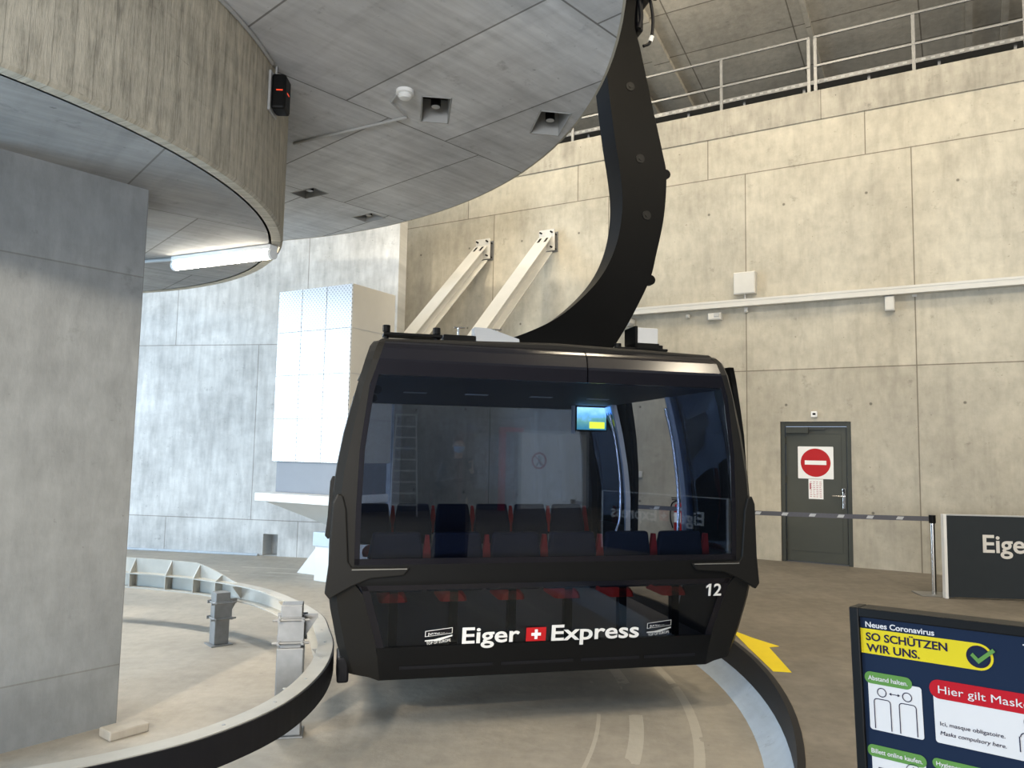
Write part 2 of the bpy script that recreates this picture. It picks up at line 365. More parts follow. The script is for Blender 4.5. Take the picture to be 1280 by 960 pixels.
# the pit and the platform, divided by a curved kerb
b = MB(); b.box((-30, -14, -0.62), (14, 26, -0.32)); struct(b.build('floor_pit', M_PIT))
CC = Vector((-4.63, 6.46)); CR = 6.6
arc = [CC + Vector((math.cos(R(a)), math.sin(R(a)))) * CR for a in range(-112, 66, 3)]
outer = [Vector((-7.1, -9)), Vector((18, -9)), Vector((18, 24)), Vector((-0.9, 24)), Vector((-0.9, 13.6))]
poly = list(arc) + outer[::-1]
b = MB(); b.prism([(p.x, p.y) for p in poly], -0.30, 0.0); struct(b.build('floor_platform', M_FLOOR))
def ringstrip(r0, r1, z0, z1, name, m, a0=-112, a1=64):
    b = MB(); secs = []
    for a in range(a0, a1, 2):
        d = Vector((math.cos(R(a)), math.sin(R(a))))
        p0, p1 = CC + d * r0, CC + d * r1
        secs.append([(p0.x, p0.y, z0), (p1.x, p1.y, z0), (p1.x, p1.y, z1), (p0.x, p0.y, z1)])
    b.loft(secs); return struct(b.build(name, m, smooth=True))
ringstrip(CR - 0.03, CR + 0.012, -0.205, 0.004, 'trim_2', M_RUBBER)
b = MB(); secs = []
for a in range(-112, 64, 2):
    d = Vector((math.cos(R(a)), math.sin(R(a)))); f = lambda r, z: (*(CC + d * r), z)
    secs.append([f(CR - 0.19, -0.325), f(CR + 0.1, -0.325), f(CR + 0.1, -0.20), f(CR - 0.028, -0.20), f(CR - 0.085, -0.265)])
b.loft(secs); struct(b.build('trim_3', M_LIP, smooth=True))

# round concrete slab overhead with square lamp recesses
SC = Vector((-5.21, 5.36)); SR = 5.92; SZ = 4.6
LAMPS = [((-0.724, 6.58), 8, (0.26, 0.52)), ((0.303, 6.815), 10, (0.29, 0.50)), ((-2.44, 8.88), -32, (0.39, 0.25)), ((-1.91, 9.80), -33, (0.36, 0.27))]
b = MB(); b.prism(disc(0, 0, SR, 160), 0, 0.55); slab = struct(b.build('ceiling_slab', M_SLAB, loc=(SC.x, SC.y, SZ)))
cut = MB()
for (x, y), a, (sx, sy) in LAMPS:
    cut.box((-sx / 2, -sy / 2, -0.1), (sx / 2, sy / 2, 0.22), Matrix.Translation((x - SC.x, y - SC.y, 0)) @ Matrix.Rotation(R(a), 4, 'Z'))
co = cut.build('cutter', None, loc=(SC.x, SC.y, SZ))
md = slab.modifiers.new('b', 'BOOLEAN'); md.operation = 'DIFFERENCE'; md.object = co; md.solver = 'EXACT'
bpy.context.view_layer.update()
me = bpy.data.meshes.new_from_object(slab.evaluated_get(bpy.context.evaluated_depsgraph_get()))
slab.modifiers.clear(); slab.data = me; bpy.data.objects.remove(co)
b = MB()
for i in range(160):
    pass
ring = []
for i in range(161):
    a = 2 * math.pi * i / 160; d = Vector((math.cos(a), math.sin(a)))
    ring.append([(*(d * (SR + 0.001)), 0.0), (*(d * (SR + 0.02)), 0.0), (*(d * (SR + 0.02)), 0.55), (*(d * (SR + 0.001)), 0.55)])
b.loft(ring[:-1], ring=True); struct(b.build('trim_4', M_WALL, loc=(SC.x, SC.y, SZ)))

# round drum under the slab with its soffit, and the pier
DC = Vector((-5.757, 5.724)); DR = 3.82; DZ = 3.45
b = MB(); b.loft([[(DR * math.cos(2 * math.pi * i / 144), DR * math.sin(2 * math.pi * i / 144), z) for i in range(144)] for z in (0.02, SZ - DZ)], caps=False)
b.loft([[((DR - dr) * math.cos(2 * math.pi * i / 144), (DR - dr) * math.sin(2 * math.pi * i / 144), z) for i in range(144)] for dr, z in ((0, 0.02), (0.02, 0.0), (0.12, 0.0))], caps=False)
struct(b.build('wall_drum', M_FASCIA, loc=(DC.x, DC.y, DZ), smooth=True))
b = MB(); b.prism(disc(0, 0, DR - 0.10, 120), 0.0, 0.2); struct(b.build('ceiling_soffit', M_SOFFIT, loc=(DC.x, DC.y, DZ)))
pv = Vector((-0.57, -0.72)).normalized(); pang = math.atan2(pv.y, pv.x) + math.pi
b = MB(); b.box((-1.5, 0, -0.34), (0, 1.0, DZ + 0.05)); struct(b.build('wall_pier', M_PILLAR, loc=(-2.678, 5.478, 0), rz=pang))

# hall behind the camera, seen in the cabin window's reflection
b = MB(); b.box((-7, -9.3, 0), (20, -9.0, 10)); struct(b.build('wall_back', concrete('back_hall_concrete', (0.15, 0.16, 0.17), 'xz', (3, 2.3, 0, 0, 0, 2, 0.02), blot=0.3)))

# ------------------------------------------------------------------ the gondola cabin
CA = R(13.5)
G = thing('gondola_cabin', 'black gondola cabin reading Eiger Express hanging from a curved black arm', 'gondola', (0.335, 5.45, 0), CA)
XO = [(0.06, 1.20), (0.11, 1.41), (0.31, 1.475), (0.55, 1.528), (0.72, 1.55), (1.15, 1.55), (1.43, 1.523), (1.77, 1.466), (2.03, 1.405), (2.20, 1.36), (2.30, 1.33), (2.345, 1.30)]
XI = [(0.06, 1.19), (0.285, 1.218), (0.69, 1.335), (0.72, 1.385), (1.18, 1.388), (1.60, 1.376), (2.03, 1.325), (2.345, 1.225)]
YF = [(0.06, 0.11), (0.72, 0.0), (2.20, 0.0), (2.29, 0.025), (2.33, 0.07), (2.36, 0.15)]
def ip(tab, z):
    if z <= tab[0][0]: return tab[0][1]
    for (a, x), (c, y) in zip(tab[:-1], tab[1:]):
        if z <= c: return x + (y - x) * (z - a) / (c - a)
    return tab[-1][1]
LEN = 3.4
ZL = [0.06, 0.085, 0.11, 0.2, 0.31, 0.43, 0.55, 0.64, 0.72, 0.86, 1.0, 1.15, 1.29, 1.43, 1.6, 1.77, 1.9, 2.03, 2.12, 2.20, 2.26, 2.30, 2.33, 2.345]
def mir(end, y): return y if end == 0 else LEN - y
# four corner posts
for end in (0, 1):
    for sd in (-1, 1):
        b = MB(); secs = []
        for z in ZL:
            xo, xi, yf = ip(XO, z) - 0.05 * end, ip(XI, z) - 0.05 * end, ip(YF, z)
            ch = min(0.05, max(0.004, (xo - xi) * 0.5))
            secs.append([(sd * x, mir(end, y), z) for x, y in ((xi, yf), (xo - ch, yf), (xo, yf + 0.06), (xo - 0.005, yf + 0.24), (xo - 0.05, yf + 0.24), (xo - 0.07, yf + 0.09), (xi, yf + 0.05))])
        b.loft(secs); b.build('corner_post', M_PILLARBLK, G)
def pane(b, end, z0, z1, x0f, x1f, t=0.012, inset=0.006, n=10):
    secs = []
    for i in range(n + 1):
        z = z0 + (z1 - z0) * i / n; y = ip(YF, z) + inset; a, c = x0f(z), x1f(z)
        secs.append([(a, mir(end, y), z), (c, mir(end, y), z), (c, mir(end, y + t), z), (a, mir(end, y + t), z)])
    b.loft(secs); return b
li, rI = (lambda z: -ip(XI, z)), (lambda z: ip(XI, z))
for end in (0, 1):
    pane(MB(), end, 0.835, 2.10, li, rI).build('window_pane', M_GLASS, G)
    pane(MB(), end, 0.28, 0.70, li, rI).build('lower_pane', M_GLASSLOW, G)
    for x0, x1 in ((li, lambda z: 0.209), (lambda z: 0.219, rI)):
        pane(MB(), end, 2.10, 2.358, x0, x1, 0.03, 0.0, 14).build('header_panel', M_FRIT, G)
    pane(MB(), end, 0.06, 0.28, li, rI, 0.04, 0.0).build('sill_panel', M_BLACK, G)
    pane(MB(), end, 0.70, 0.835, li, rI, 0.05, 0.0).build('belt_rail', M_BLACK, G)
    b = MB()      # black printed border of the windows
    for z0, z1 in ((0.835, 0.875),): pane(b, end, z0, z1, li, rI, 0.004, 0.001)
    pane(b, end, 0.835, 2.10, li, lambda z: -ip(XI, z) + 0.035, 0.004, 0.001); pane(b, end, 0.835, 2.10, lambda z: ip(XI, z) - 0.035, rI, 0.004, 0.001)
    pane(b, end, 0.28, 0.70, li, lambda z: -ip(XI, z) + 0.05, 0.004, 0.001); pane(b, end, 0.28, 0.70, lambda z: ip(XI, z) - 0.05, rI, 0.004, 0.001)
    pane(b, end, 0.665, 0.70, li, rI, 0.004, 0.001)
    b.build('window_border', M_FRIT, G)
    # slots in the sill panel
    b = MB()
    for x0, x1 in ((-1.06, -0.42), (-0.36, 0.16), (0.22, 0.66), (0.70, 1.10)):
        pane(b, end, 0.128, 0.150, lambda z: x0, lambda z: x1, 0.012, -0.004, 2)
    b.build('vent_slot', M_RUBBER, G)
    # raised brackets at both ends of the belt rail
    for sd in (-1, 1):
        pl = [(1.535, 0.62), (1.568, 0.66), (1.56, 0.74), (1.548, 0.86), (1.535, 1.24), (1.51, 1.30), (1.475, 1.29), (1.45, 1.20), (1.425, 0.86), (1.40, 0.822), (1.02, 0.815), (1.06, 0.765), (1.28, 0.748), (1.40, 0.70), (1.50, 0.645)]
        b = MB(); b.loft([[(sd * x, mir(end, -0.018), z) for x, z in pl], [(sd * x, mir(end, 0.03), z) for x, z in pl]])
        b.build('belt_bracket', M_PILLARBLK, G, bevel=0.008)
        b = MB(); b.box((sd * 1.40, mir(end, -0.0215), 0.806), (sd * 1.04, mir(end, -0.0175), 0.812)); b.build('trim_line', mat('dull_metal', (0.16, 0.155, 0.14), 0.5), G)
# side skins follow the barrel outline
def side(b, sd, l0, l1, z0, z1, off=0.0, t=0.02, n=12, flare=None):
    secs = []
    for i in range(n + 1):
        z = z0 + (z1 - z0) * i / n; x = ip(XO, z) - 0.02 + off + (flare(z) if flare else 0); xa, xb = x - 0.016 * l0, x - 0.016 * l1
        secs.append([(sd * xa, l0, z), (sd * (xa - t), l0, z), (sd * (xb - t), l1, z), (sd * xb, l1, z)])
    b.loft(secs); return b
side(MB(), -1, 0.20, 3.20, 0.12, 0.84).build('side_panel', M_PILLARBLK, G, smooth=True)
side(MB(), -1, 0.20, 3.20, 0.84, 2.10, -0.01, 0.012).build('side_window', M_GLASS, G, smooth=True)
side(MB(), -1, 0.20, 3.20, 2.10, 2.345).build('side_header', M_PILLARBLK, G, smooth=True)
D0, D1 = 1.04, 2.32
for a, c in ((0.20, D0), (D1, 3.20)):
    side(MB(), 1, a, c, 0.12, 0.84).build('side_panel', M_PILLARBLK, G, smooth=True)
    side(MB(), 1, a, c, 0.84, 2.10, -0.01, 0.012).build('side_window', M_GLASS, G, smooth=True)
side(MB(), 1, 0.20, 3.20, 2.13, 2.345).build('side_header', M_PILLARBLK, G, smooth=True)
fl = lambda z: 0.10 + 0.11 * max(0, (z - 1.1) / 1.2)
for a, c, e in ((0.30, 0.98, D0), (2.40, 3.08, D1)):
    b = MB()
    for l0, l1, z0, z1 in ((a, a + 0.07, 0.16, 2.30), (c - 0.07, c, 0.16, 2.30), (a, c, 0.16, 0.80), (a, c, 2.16, 2.30)): side(b, 1, l0, l1, z0, z1, 0.03, 0.04, 12, fl)
    dl = b.build('door_leaf', M_BLACK, G); side(MB(), 1, a + 0.07, c - 0.07, 0.80, 2.16, 0.02, 0.01, 12, fl).build('door_pane', M_GLASS, dl)
for l in (D0, D1):
    b = MB(); side(b, 1, l - 0.02, l + 0.02, 0.14, 2.13, 0.0, 0.05); b.build('door_jamb', M_LGREY, G)
# floor and roof
b = MB(); b.prism([(-1.36, 0.22), (1.36, 0.22), (1.36, 3.18), (-1.36, 3.18)], 0.09, 0.19); b.build('cabin_floor', M_FLOORIN, G)
b = MB(); b.prism([(-1.16, 0.16), (1.16, 0.16), (1.16, 3.24), (-1.16, 3.24)], 0.05, 0.09); b.build('underframe', M_BLACK, G)
b = MB(); b.loft([[(-1.30, y, 2.33), (1.30, y, 2.33), (1.24, y, z), (0, y, z + 0.03), (-1.24, y, z)] for y, z in ((0.12, 2.362), (0.25, 2.38), (3.15, 2.38), (3.28, 2.362))]); b.build('roof', M_PILLARBLK, G, bevel=0.02)
b = MB(); b.box((-1.33, 0.10, 2.10), (1.33, 3.3, 2.15)); b.build('headliner', mat('dark_headliner', (0.05, 0.05, 0.055), 0.6, noise=0.1), G)
for x in (-0.85, -0.3, 0.3, 0.85):
    b = MB(); b.box((x - 0.10, 1.5, 2.094), (x + 0.10, 1.58, 2.102)); b.build('ceiling_vent', M_GREYPL, G)
# seats: two rows of six, back to the end windows
seat_src = None
def make_seat(x, y, s):
    """seat with its back towards -y when s=1"""
    bk = MB(); bk.loft([[(x - 0.205, y + s * 0.05, 0.60), (x + 0.205, y + s * 0.05, 0.60), (x + 0.205, y + s * 0.12, 0.60), (x - 0.205, y + s * 0.12, 0.60)],
                        [(x - 0.20, y + s * 0.02, 0.80), (x + 0.20, y + s * 0.02, 0.80), (x + 0.20, y + s * 0.10, 0.80), (x - 0.20, y + s * 0.10, 0.80)],
                        [(x - 0.165, y, 1.02), (x + 0.165, y, 1.02), (x + 0.165, y + s * 0.06, 1.02), (x - 0.165, y + s * 0.06, 1.02)]])
    st = bk.build('seat', M_NAVY, G, bevel=0.02)
    b = MB(); b.loft([[(x + 0.10 * math.cos(t) * k, y + s * (0.10 + d), 0.52 + 0.085 * math.sin(t) * k) for t in [math.pi * i / 8 for i in range(9)]] for k, d in ((0.8, 0), (1, 0.03), (1, 0.33), (0.8, 0.36))])
    b.build('seat_pan', M_SEATRED, st, smooth=True)
    b = MB(); b.box((x - 0.03, y + s * 0.10, 0.19), (x + 0.03, y + s * 0.16, 0.60)); b.build('seat_post', M_BLACK, st)
    b = MB(); b.loft([[(x + 0.215 - 0.045, y + s * 0.03, 0.72), (x + 0.215 + 0.045, y + s * 0.03, 0.72), (x + 0.215 + 0.045, y + s * 0.08, 0.72), (x + 0.215 - 0.045, y + s * 0.08, 0.72)],
                      [(x + 0.215 - 0.012, y + s * 0.01, 1.0), (x + 0.215 + 0.012, y + s * 0.01, 1.0), (x + 0.215 + 0.012, y + s * 0.05, 1.0), (x + 0.215 - 0.012, y + s * 0.05, 1.0)]])
    b.build('seat_wedge', M_SEATRED, st)
for i in range(6): make_seat(-1.09 + 0.43 * i, 0.24, 1)
for i in range(6): make_seat(-1.09 + 0.43 * i, 3.16, -1)
# grab poles, information screen, small camera
for x, l in ((1.30, 1.0), (1.30, 2.36)):
    b = MB(); b.tube(catmull([(x - 0.02, l, 2.0), (x + 0.05, l, 1.7), (x + 0.10, l, 1.3), (x + 0.10, l, 0.95), (x + 0.06, l, 0.80)], 6), 0.014); b.build('grab_pole', M_CHROME, G, smooth=True)
b = MB(); b.box((0.985, 2.60, 1.83), (1.345, 2.64, 2.10)); sc = b.build('info_screen', M_BLACK, G, bevel=0.006)
def screen_material():
    m = bpy.data.materials.new('lit_screen'); m.use_nodes = True; g = NT(m); bs = m.node_tree.nodes['Principled BSDF']
    tc = g.n('TexCoord'); s = g.n('SeparateXYZ'); g.l(tc.outputs['Object'], s.inputs[0]); nz = g.n('TexNoise'); nz.inputs['Scale'].default_value = 14; g.l(tc.outputs['Object'], nz.inputs['Vector'])
    h = g.math('ADD', g.math('MULTIPLY', g.math('SUBTRACT', s.outputs[2], 1.84), 4.0), g.math('MULTIPLY', g.math('SUBTRACT', nz.outputs['Fac'], 0.5), 0.5))
    c = g.ramp(h, [(0.1, (0.03, 0.16, 0.22)), (0.45, (0.12, 0.30, 0.24)), (0.65, (0.16, 0.42, 0.75)), (0.95, (0.35, 0.65, 0.95))])
    g.l(c, bs.inputs['Emission Color']); bs.inputs['Emission Strength'].default_value = 3.2; bs.inputs['Base Color'].default_value = (0.02, 0.02, 0.02, 1); return m
b = MB(); b.box((1.0, 2.596, 1.845), (1.33, 2.60, 2.085)); b.build('screen_picture', screen_material(), sc)
b = MB(); b.box((1.14, 2.593, 1.86), (1.31, 2.596, 1.93)); b.build('screen_banner', mat('lit_yellow', (0.3, 0.3, 0.02), emit=(0.75, 0.85, 0.05), estr=3.0), sc)
b = MB(); b.box((0.955, 2.60, 1.80), (0.98, 2.66, 2.12)); b.build('screen_bracket', M_GREYPL, sc)
b = MB(); b.cyl((-1.27, 0.05, 2.0), (-1.27, 0.12, 2.0), 0.03); b.cyl((-1.295, 0.05, 1.94), (-1.295, 0.12, 1.94), 0.026); b.build('window_camera', M_BLACK, G, smooth=True)
# lettering on the lower window
def ontext(name, s, x, z, wd, h, m, bold=0.02, shear=0, par=G, dz=0.0):
    y = ip(YF, z) - 0.004; nx = (1, 0, 0); up = Vector((0, -(ip(YF, 0.3) - ip(YF, 0.6)) / 0.3, 1))
    return text(name, s, m, par, (x, y - 0.002, z), nx, up, wd, h, bold, 0.0015, shear)
ontext('lettering', 'Eiger', -0.645, 0.292, 0.405, 0.110, M_LETTER, 0.017)
ontext('lettering', 'Express', -0.012, 0.288, 0.655, 0.110, M_LETTER, 0.017)
def face_prism(name, poly, m, y0, par=G, t=0.002):
    b = MB(); b.loft([[(x, ip(YF, z) - y0, z) for x, z in poly], [(x, ip(YF, z) - y0 - t, z) for x, z in poly]]); return b.build(name, m, par)
face_prism('swiss_flag', [(-0.195, 0.288), (-0.052, 0.288), (-0.052, 0.384), (-0.195, 0.384)], M_RED, 0.002)
cxx, cz, a_, c_ = -0.1235, 0.336, 0.034, 0.0105
face_prism('flag_cross', [(cxx - a_, cz - c_), (cxx - c_, cz - c_), (cxx - c_, cz - a_), (cxx + c_, cz - a_), (cxx + c_, cz - c_), (cxx + a_, cz - c_), (cxx + a_, cz + c_), (cxx + c_, cz + c_), (cxx + c_, cz + a_), (cxx - c_, cz + a_), (cxx - c_, cz + c_), (cxx - a_, cz + c_)], M_SIGNW, 0.005)
for x0, m_ in ((-0.898, M_LETTER), (0.705, M_GREYPL)):
    k = 1.0
    fr = [(x0, 0.345), (x0 + 0.185, 0.365), (x0 + 0.185, 0.405), (x0, 0.385)]
    face_prism('logo_frame', fr, M_LETTER if m_ is M_LETTER else M_GREYPL, 0.002)
    face_prism('logo_field', [(x0 + 0.004, 0.349), (x0 + 0.181, 0.368), (x0 + 0.181, 0.401), (x0 + 0.004, 0.382)], M_FRIT, 0.0042, t=0.001)
    text('logo_lettering', 'JUNGFRAU', m_, G, (x0 + 0.018, ip(YF, 0.36) - 0.0064, 0.3575), (1, 0, 0.108), (0, 0, 1), 0.150, 0.022, 0.01, 0.0008)
    face_prism('logo_wave', [(x0, 0.322), (x0 + 0.06, 0.326), (x0 + 0.185, 0.355), (x0 + 0.185, 0.345), (x0 + 0.10, 0.318), (x0 + 0.0, 0.314)], m_, 0.003)
    text('logo_lettering', 'TOP OF EUROPE', m_, G, (x0 + 0.012, ip(YF, 0.30) - 0.004, 0.291), (1, 0, 0.108), (0, 0, 1), 0.165, 0.018, 0.0, 0.0008)
ontext('cabin_number', '2', 1.208, 0.575, 0.062, 0.088, M_LETTER, 0.012)
face_prism('cabin_number', [(1.168, 0.573), (1.186, 0.573), (1.186, 0.662), (1.171, 0.662), (1.148, 0.645), (1.148, 0.630), (1.168, 0.642)], M_LETTER, 0.004)
# curved hanger arm of box section over the roof
HL = [(0.93, 6.35), (0.94, 5.8), (0.965, 5.41), (1.046, 4.80), (1.125, 4.32), (1.144, 4.0), (1.097, 3.676), (0.983, 3.389), (0.798, 3.14), (0.52, 2.89), (0.209, 2.719), (-0.10, 2.61), (-0.55, 2.52), (-0.62, 2.38)]
HR = [(1.30, 6.35), (1.262, 5.92), (1.322, 5.667), (1.453, 5.10), (1.567, 4.62), (1.611, 4.373), (1.586, 3.96), (1.501, 3.55), (1.434, 3.30), (1.252, 2.93), (1.072, 2.63), (0.96, 2.50), (0.93, 2.42), (0.92, 2.38)]
def dense(P): return [(v.x, v.y) for v in catmull([Vector((p[0], p[1], 0)) for p in P], 10)]
hl, hr = dense(HL), dense(HR)
b = MB(); secs = [[(a[0], 1.70, a[1]), (c[0], 1.70, c[1]), (c[0], 2.04, c[1]), (a[0], 2.04, a[1])] for a, c in zip(hl, hr)]
b.loft(secs); hg = b.build('hanger_arm', M_HANGER, G)
for x, z in ((1.22, 5.25), (1.33, 4.52), (1.40, 3.95)):
    b = MB(); b.lathe([(0.0, 0.0), (0.045, 0.0), (0.045, 0.007), (0.018, 0.007), (0.018, 0.013), (0.0, 0.013)], m=frame((x, 1.70, z), (1, 0, 0), (0, 0, 1)), n=20); b.build('arm_plug', M_PILLARBLK, hg)
b = MB()
for x, z, d in ((1.615, 4.40, 0.05), (1.455, 3.31, 0.05)): b.lathe([(0.0, -0.03), (d, -0.03), (d, 0.03), (0, 0.03)], m=Matrix.Translation((x, 1.75, z)) @ Matrix.Rotation(R(90), 4, 'X'), n=16)
b.build('lifting_eye', M_HANGER, hg, smooth=True)
b = MB()
b.box((0.95, 1.6, 6.2), (1.45, 2.2, 6.7)); b.box((1.30, 1.72, 5.86), (1.37, 1.98, 6.3)); b.build('rope_grip', M_RUBBER, hg, bevel=0.02)
b = MB()
b.tube(catmull([(1.31, 1.72, 6.25), (1.33, 1.69, 6.0), (1.30, 1.68, 5.86)], 6), 0.022)
b.tube(catmull([(1.42, 1.72, 6.3), (1.46, 1.70, 6.0), (1.43, 1.69, 5.75), (1.35, 1.68, 5.68)], 6), 0.016)
b.tube(catmull([(1.38, 1.72, 6.3), (1.50, 1.72, 6.22), (1.56, 1.72, 6.4)], 6), 0.012); b.build('grip_cable', M_RUBBER, hg, smooth=True)
b = MB(); b.cyl((1.445, 1.69, 5.80), (1.425, 1.688, 5.74), 0.024); b.build('cable_plug', M_WHITE, hg, smooth=True)
b = MB(); b.box((-0.70, 1.55, 2.375), (1.0, 2.2, 2.42)); b.build('arm_base_plate', M_BLACK, G, bevel=0.01)
# things bolted to the roof
b = MB(); b.box((-1.14, 1.55, 2.60), (-0.62, 1.75, 2.625)); b.box((-0.60, 1.6, 2.58), (-0.30, 1.75, 2.64))
for x in (-1.11, -0.66): b.cyl((x, 1.65, 2.37), (x, 1.65, 2.66), 0.022); b.cyl((x, 1.65, 2.64), (x, 1.65, 2.70), 0.035)
b.build('roof_rack', M_BLACK, G, bevel=0.004)
b = MB(); b.prism([(-0.32, 2.37), (0.12, 2.37), (0.10, 2.63), (-0.18, 2.715), (-0.32, 2.72)], 1.6, 1.75, frame((0, 0, 0), (1, 0, 0), (0, 0, 1)) @ Matrix.Diagonal((1, 1, -1, 1))); b.build('roof_wedge', M_LGREY, G)
for x in (-0.46, -0.12):
    b = MB(); b.cyl((x, 1.66, 2.62), (x, 1.66, 2.72), 0.010); b.box((x - 0.04, 1.64, 2.71), (x + 0.06, 1.68, 2.72)); b.build('roof_clip', M_CHROME, G)
b = MB(); b.box((1.05, 1.55, 2.58), (1.56, 1.8, 2.605))
for x in (1.09, 1.30, 1.52): b.cyl((x, 1.66, 2.30), (x, 1.66, 2.60), 0.02); 
for x in (1.09, 1.52): b.cyl((x, 1.66, 2.605), (x, 1.66, 2.65), 0.035)
b.build('roof_plate', M_BLACK, G, bevel=0.004)
b = MB(); b.box((1.245, 1.55, 2.605), (1.46, 1.80, 2.80)); o = b.build('roof_box', M_LGREY, G, bevel=0.01)
b = MB(); b.box((1.22, 1.54, 2.60), (1.245, 1.81, 2.81)); b.box((1.22, 1.54, 2.60), (1.465, 1.81, 2.65)); b.build('box_cradle', M_BLACK, o)
# guide wheel block low at the rail side
b = MB(); b.box((-1.468, 0.12, 0.05), (-1.39, 0.40, 0.22)); b.build('guide_shoe', M_RUBBER, G, bevel=0.015)

# ------------------------------------------------------------------ guide rail in the pit
RZ = 0.22
path = [(-6.0, 8.55), (-5.0, 8.62), (-4.14, 8.52), (-3.43, 8.30), (-2.93, 8.05), (-2.42, 7.68), (-1.98, 7.17), (-1.58, 6.55), (-1.38, 6.0), (-1.235, 5.50), (-1.165, 4.89), (-1.22, 4.30), (-1.43, 3.83), (-1.72, 3.52), (-2.05, 3.30), (-2.5, 3.05)]
rp = catmull([Vector((x, y, 0)) for x, y in path], 8)
def offs(pts, d):
    out = []
    for i, p in enumerate(pts):
        t = (pts[min(i + 1, len(pts) - 1)] - pts[max(i - 1, 0)]).normalized(); out.append(p + Vector((t.y, -t.x, 0)) * d)
    return out
def sweep(b, pts, d0, d1, z0, z1):
    A, B = offs(pts, d0), offs(pts, d1)
    return b.loft([[(p.x, p.y, z0), (q.x, q.y, z0), (q.x, q.y, z1), (p.x, p.y, z1)] for p, q in zip(A, B)])
# d>0 lies inside of the ring (towards the pier)
GR = thing('guide_rail', 'curved pale steel guide rail with black outer band around the concrete pier', 'rail', (-1.3, 5.5, 0))
sweepo = lambda n, m, pts, *a: sweep(MB(), [p - Vector((-1.3, 5.5, 0)) for p in pts], *a).build(n, m, GR)
sweepo('top_flange', M_RAILTOP, rp, -0.02, 0.085, RZ - 0.012, RZ)
sweepo('running_band', M_RUBBER, rp, -0.03, 0.0, RZ - 0.165, RZ - 0.006)
sweepo('web', M_RAILTOP, rp, 0.0, 0.012, RZ - 0.15, RZ - 0.012)
sweepo('bottom_flange', M_RAILTOP, rp, 0.012, 0.10, RZ - 0.155, RZ - 0.143)
gp = rp[:36]
A_ = [p - Vector((-1.3, 5.5, 0)) for p in gp]; o1, o2 = offs(A_, 0.0), offs(A_, 0.012); o3 = offs(A_, 0.10)
b = MB(); secs = []
for i, (p, q) in enumerate(zip(o1, o2)):
    h = 0.15 if i < 26 else 0.15 * max(0.02, 1 - ((i - 26) / 9.0) ** 1.3)
    secs.append([(p.x, p.y, RZ), (q.x, q.y, RZ), (q.x, q.y, RZ + h), (p.x, p.y, RZ + h)])
b.loft(secs); b.build('guard_plate', M_RAILTOP, GR)
for i in range(2, 34, 5):
    p, q = o2[i], o3[i]; t = (o2[i + 1] - o2[i]).normalized() * 0.006; h = 0.15 if i < 26 else 0.15 * max(0.02, 1 - ((i - 26) / 9.0) ** 1.3)
    b = MB(); b.loft([[(v + s * t)[:2] + (z,) for v, z in ((p, RZ), (q, RZ), (p, RZ + h * 0.97))] for s in (-1, 1)])
    b.loft([[(v + s * t)[:2] + (z,) for v, z in ((p, RZ - 0.012), (q, RZ - 0.012), (q, RZ - 0.142), (p, RZ - 0.142))] for s in (-1, 1)])
    b.build('stiffener', M_RAILTOP, GR)
for i in range(36, 112, 12):
    A2 = [p - Vector((-1.3, 5.5, 0)) for p in rp]; p, q = offs(A2, 0.012)[i], offs(A2, 0.12)[i]; t = (A2[i + 1] - A2[i]).normalized() * 0.006
    b = MB(); b.loft([[(v + s * t)[:2] + (z,) for v, z in ((p, RZ - 0.012), (q, RZ - 0.012), (p, RZ - 0.142))] for s in (-1, 1)]); b.build('stiffener', M_RAILTOP, GR)
A2 = [p - Vector((-1.3, 5.5, 0)) for p in rp]; mid = offs(A2, 0.035); out_ = offs(A2, -0.03)
for i in range(52, 100, 6):
    b = MB(); b.cyl(mid[i] + Vector((0, 0, RZ)), mid[i] + Vector((0, 0, RZ + 0.004)), 0.009, 10); b.build('bolt', M_GREYPL, GR)
for i in (113, 115):
    for z in (RZ - 0.05, RZ - 0.12):
        d = (out_[i] - mid[i]).normalized(); c = out_[i] + Vector((0, 0, z)); b = MB(); b.cyl(c, c + d * 0.006, 0.008, 10); b.build('bolt', M_STEEL, GR)

def rail_post(name, label, loc, rz, h, sleeve, br=0.17):
    t = thing(name, label, 'post', loc, rz, 'guide rail posts')
    b = MB(); b.box((-0.105, -0.105, 0), (0.105, 0.105, 0.012)); b.build('foot_plate', M_STEEL, t, bevel=0.004)
    b = MB(); b.box((-0.07, -0.07, 0.012), (0.07, 0.07, h)); b.build('column', M_STEEL, t, bevel=0.006)
    if sleeve:
        b = MB(); b.box((-0.088, -0.088, 0.012), (0.088, 0.088, sleeve)); b.build('sleeve', M_STEEL, t, bevel=0.008)
    zc = h - 0.17
    b = MB(); b.box((-0.085, -0.085, zc - 0.09), (0.085, -0.071, zc + 0.09)); b.build('clamp_plate', M_STEEL, t, bevel=0.003)
    for z in (zc + 0.075, zc - 0.075):
        b = MB()
        for s in (-1, 1): b.cyl((s * 0.078, -0.12, z), (s * 0.078, 0.12, z), 0.009, 8); b.cyl((s * 0.078, -0.10, z), (s * 0.078, -0.085, z), 0.016, 6)
        b.box((-0.10, 0.071, z - 0.015), (0.10, 0.085, z + 0.015)); b.cyl((-0.12, -0.095, z), (0.12, -0.095, z), 0.009, 8)
        b.build('clamp_rod', M_STEEL, t)
    b = MB(); b.prism([(0.072, zc - 0.08), (br, zc + 0.075), (br, zc + 0.095), (0.072, zc + 0.095)], -0.01, 0.01, frame((0, 0, 0), (1, 0, 0), (0, 0, 1))); b.build('bracket', M_STEEL, t)
    return t
rail_post('rail_post', 'short square steel post clamped to the far side of the guide rail', (-2.80, 7.66, -0.32), R(40), 0.50, 0, 0.16)
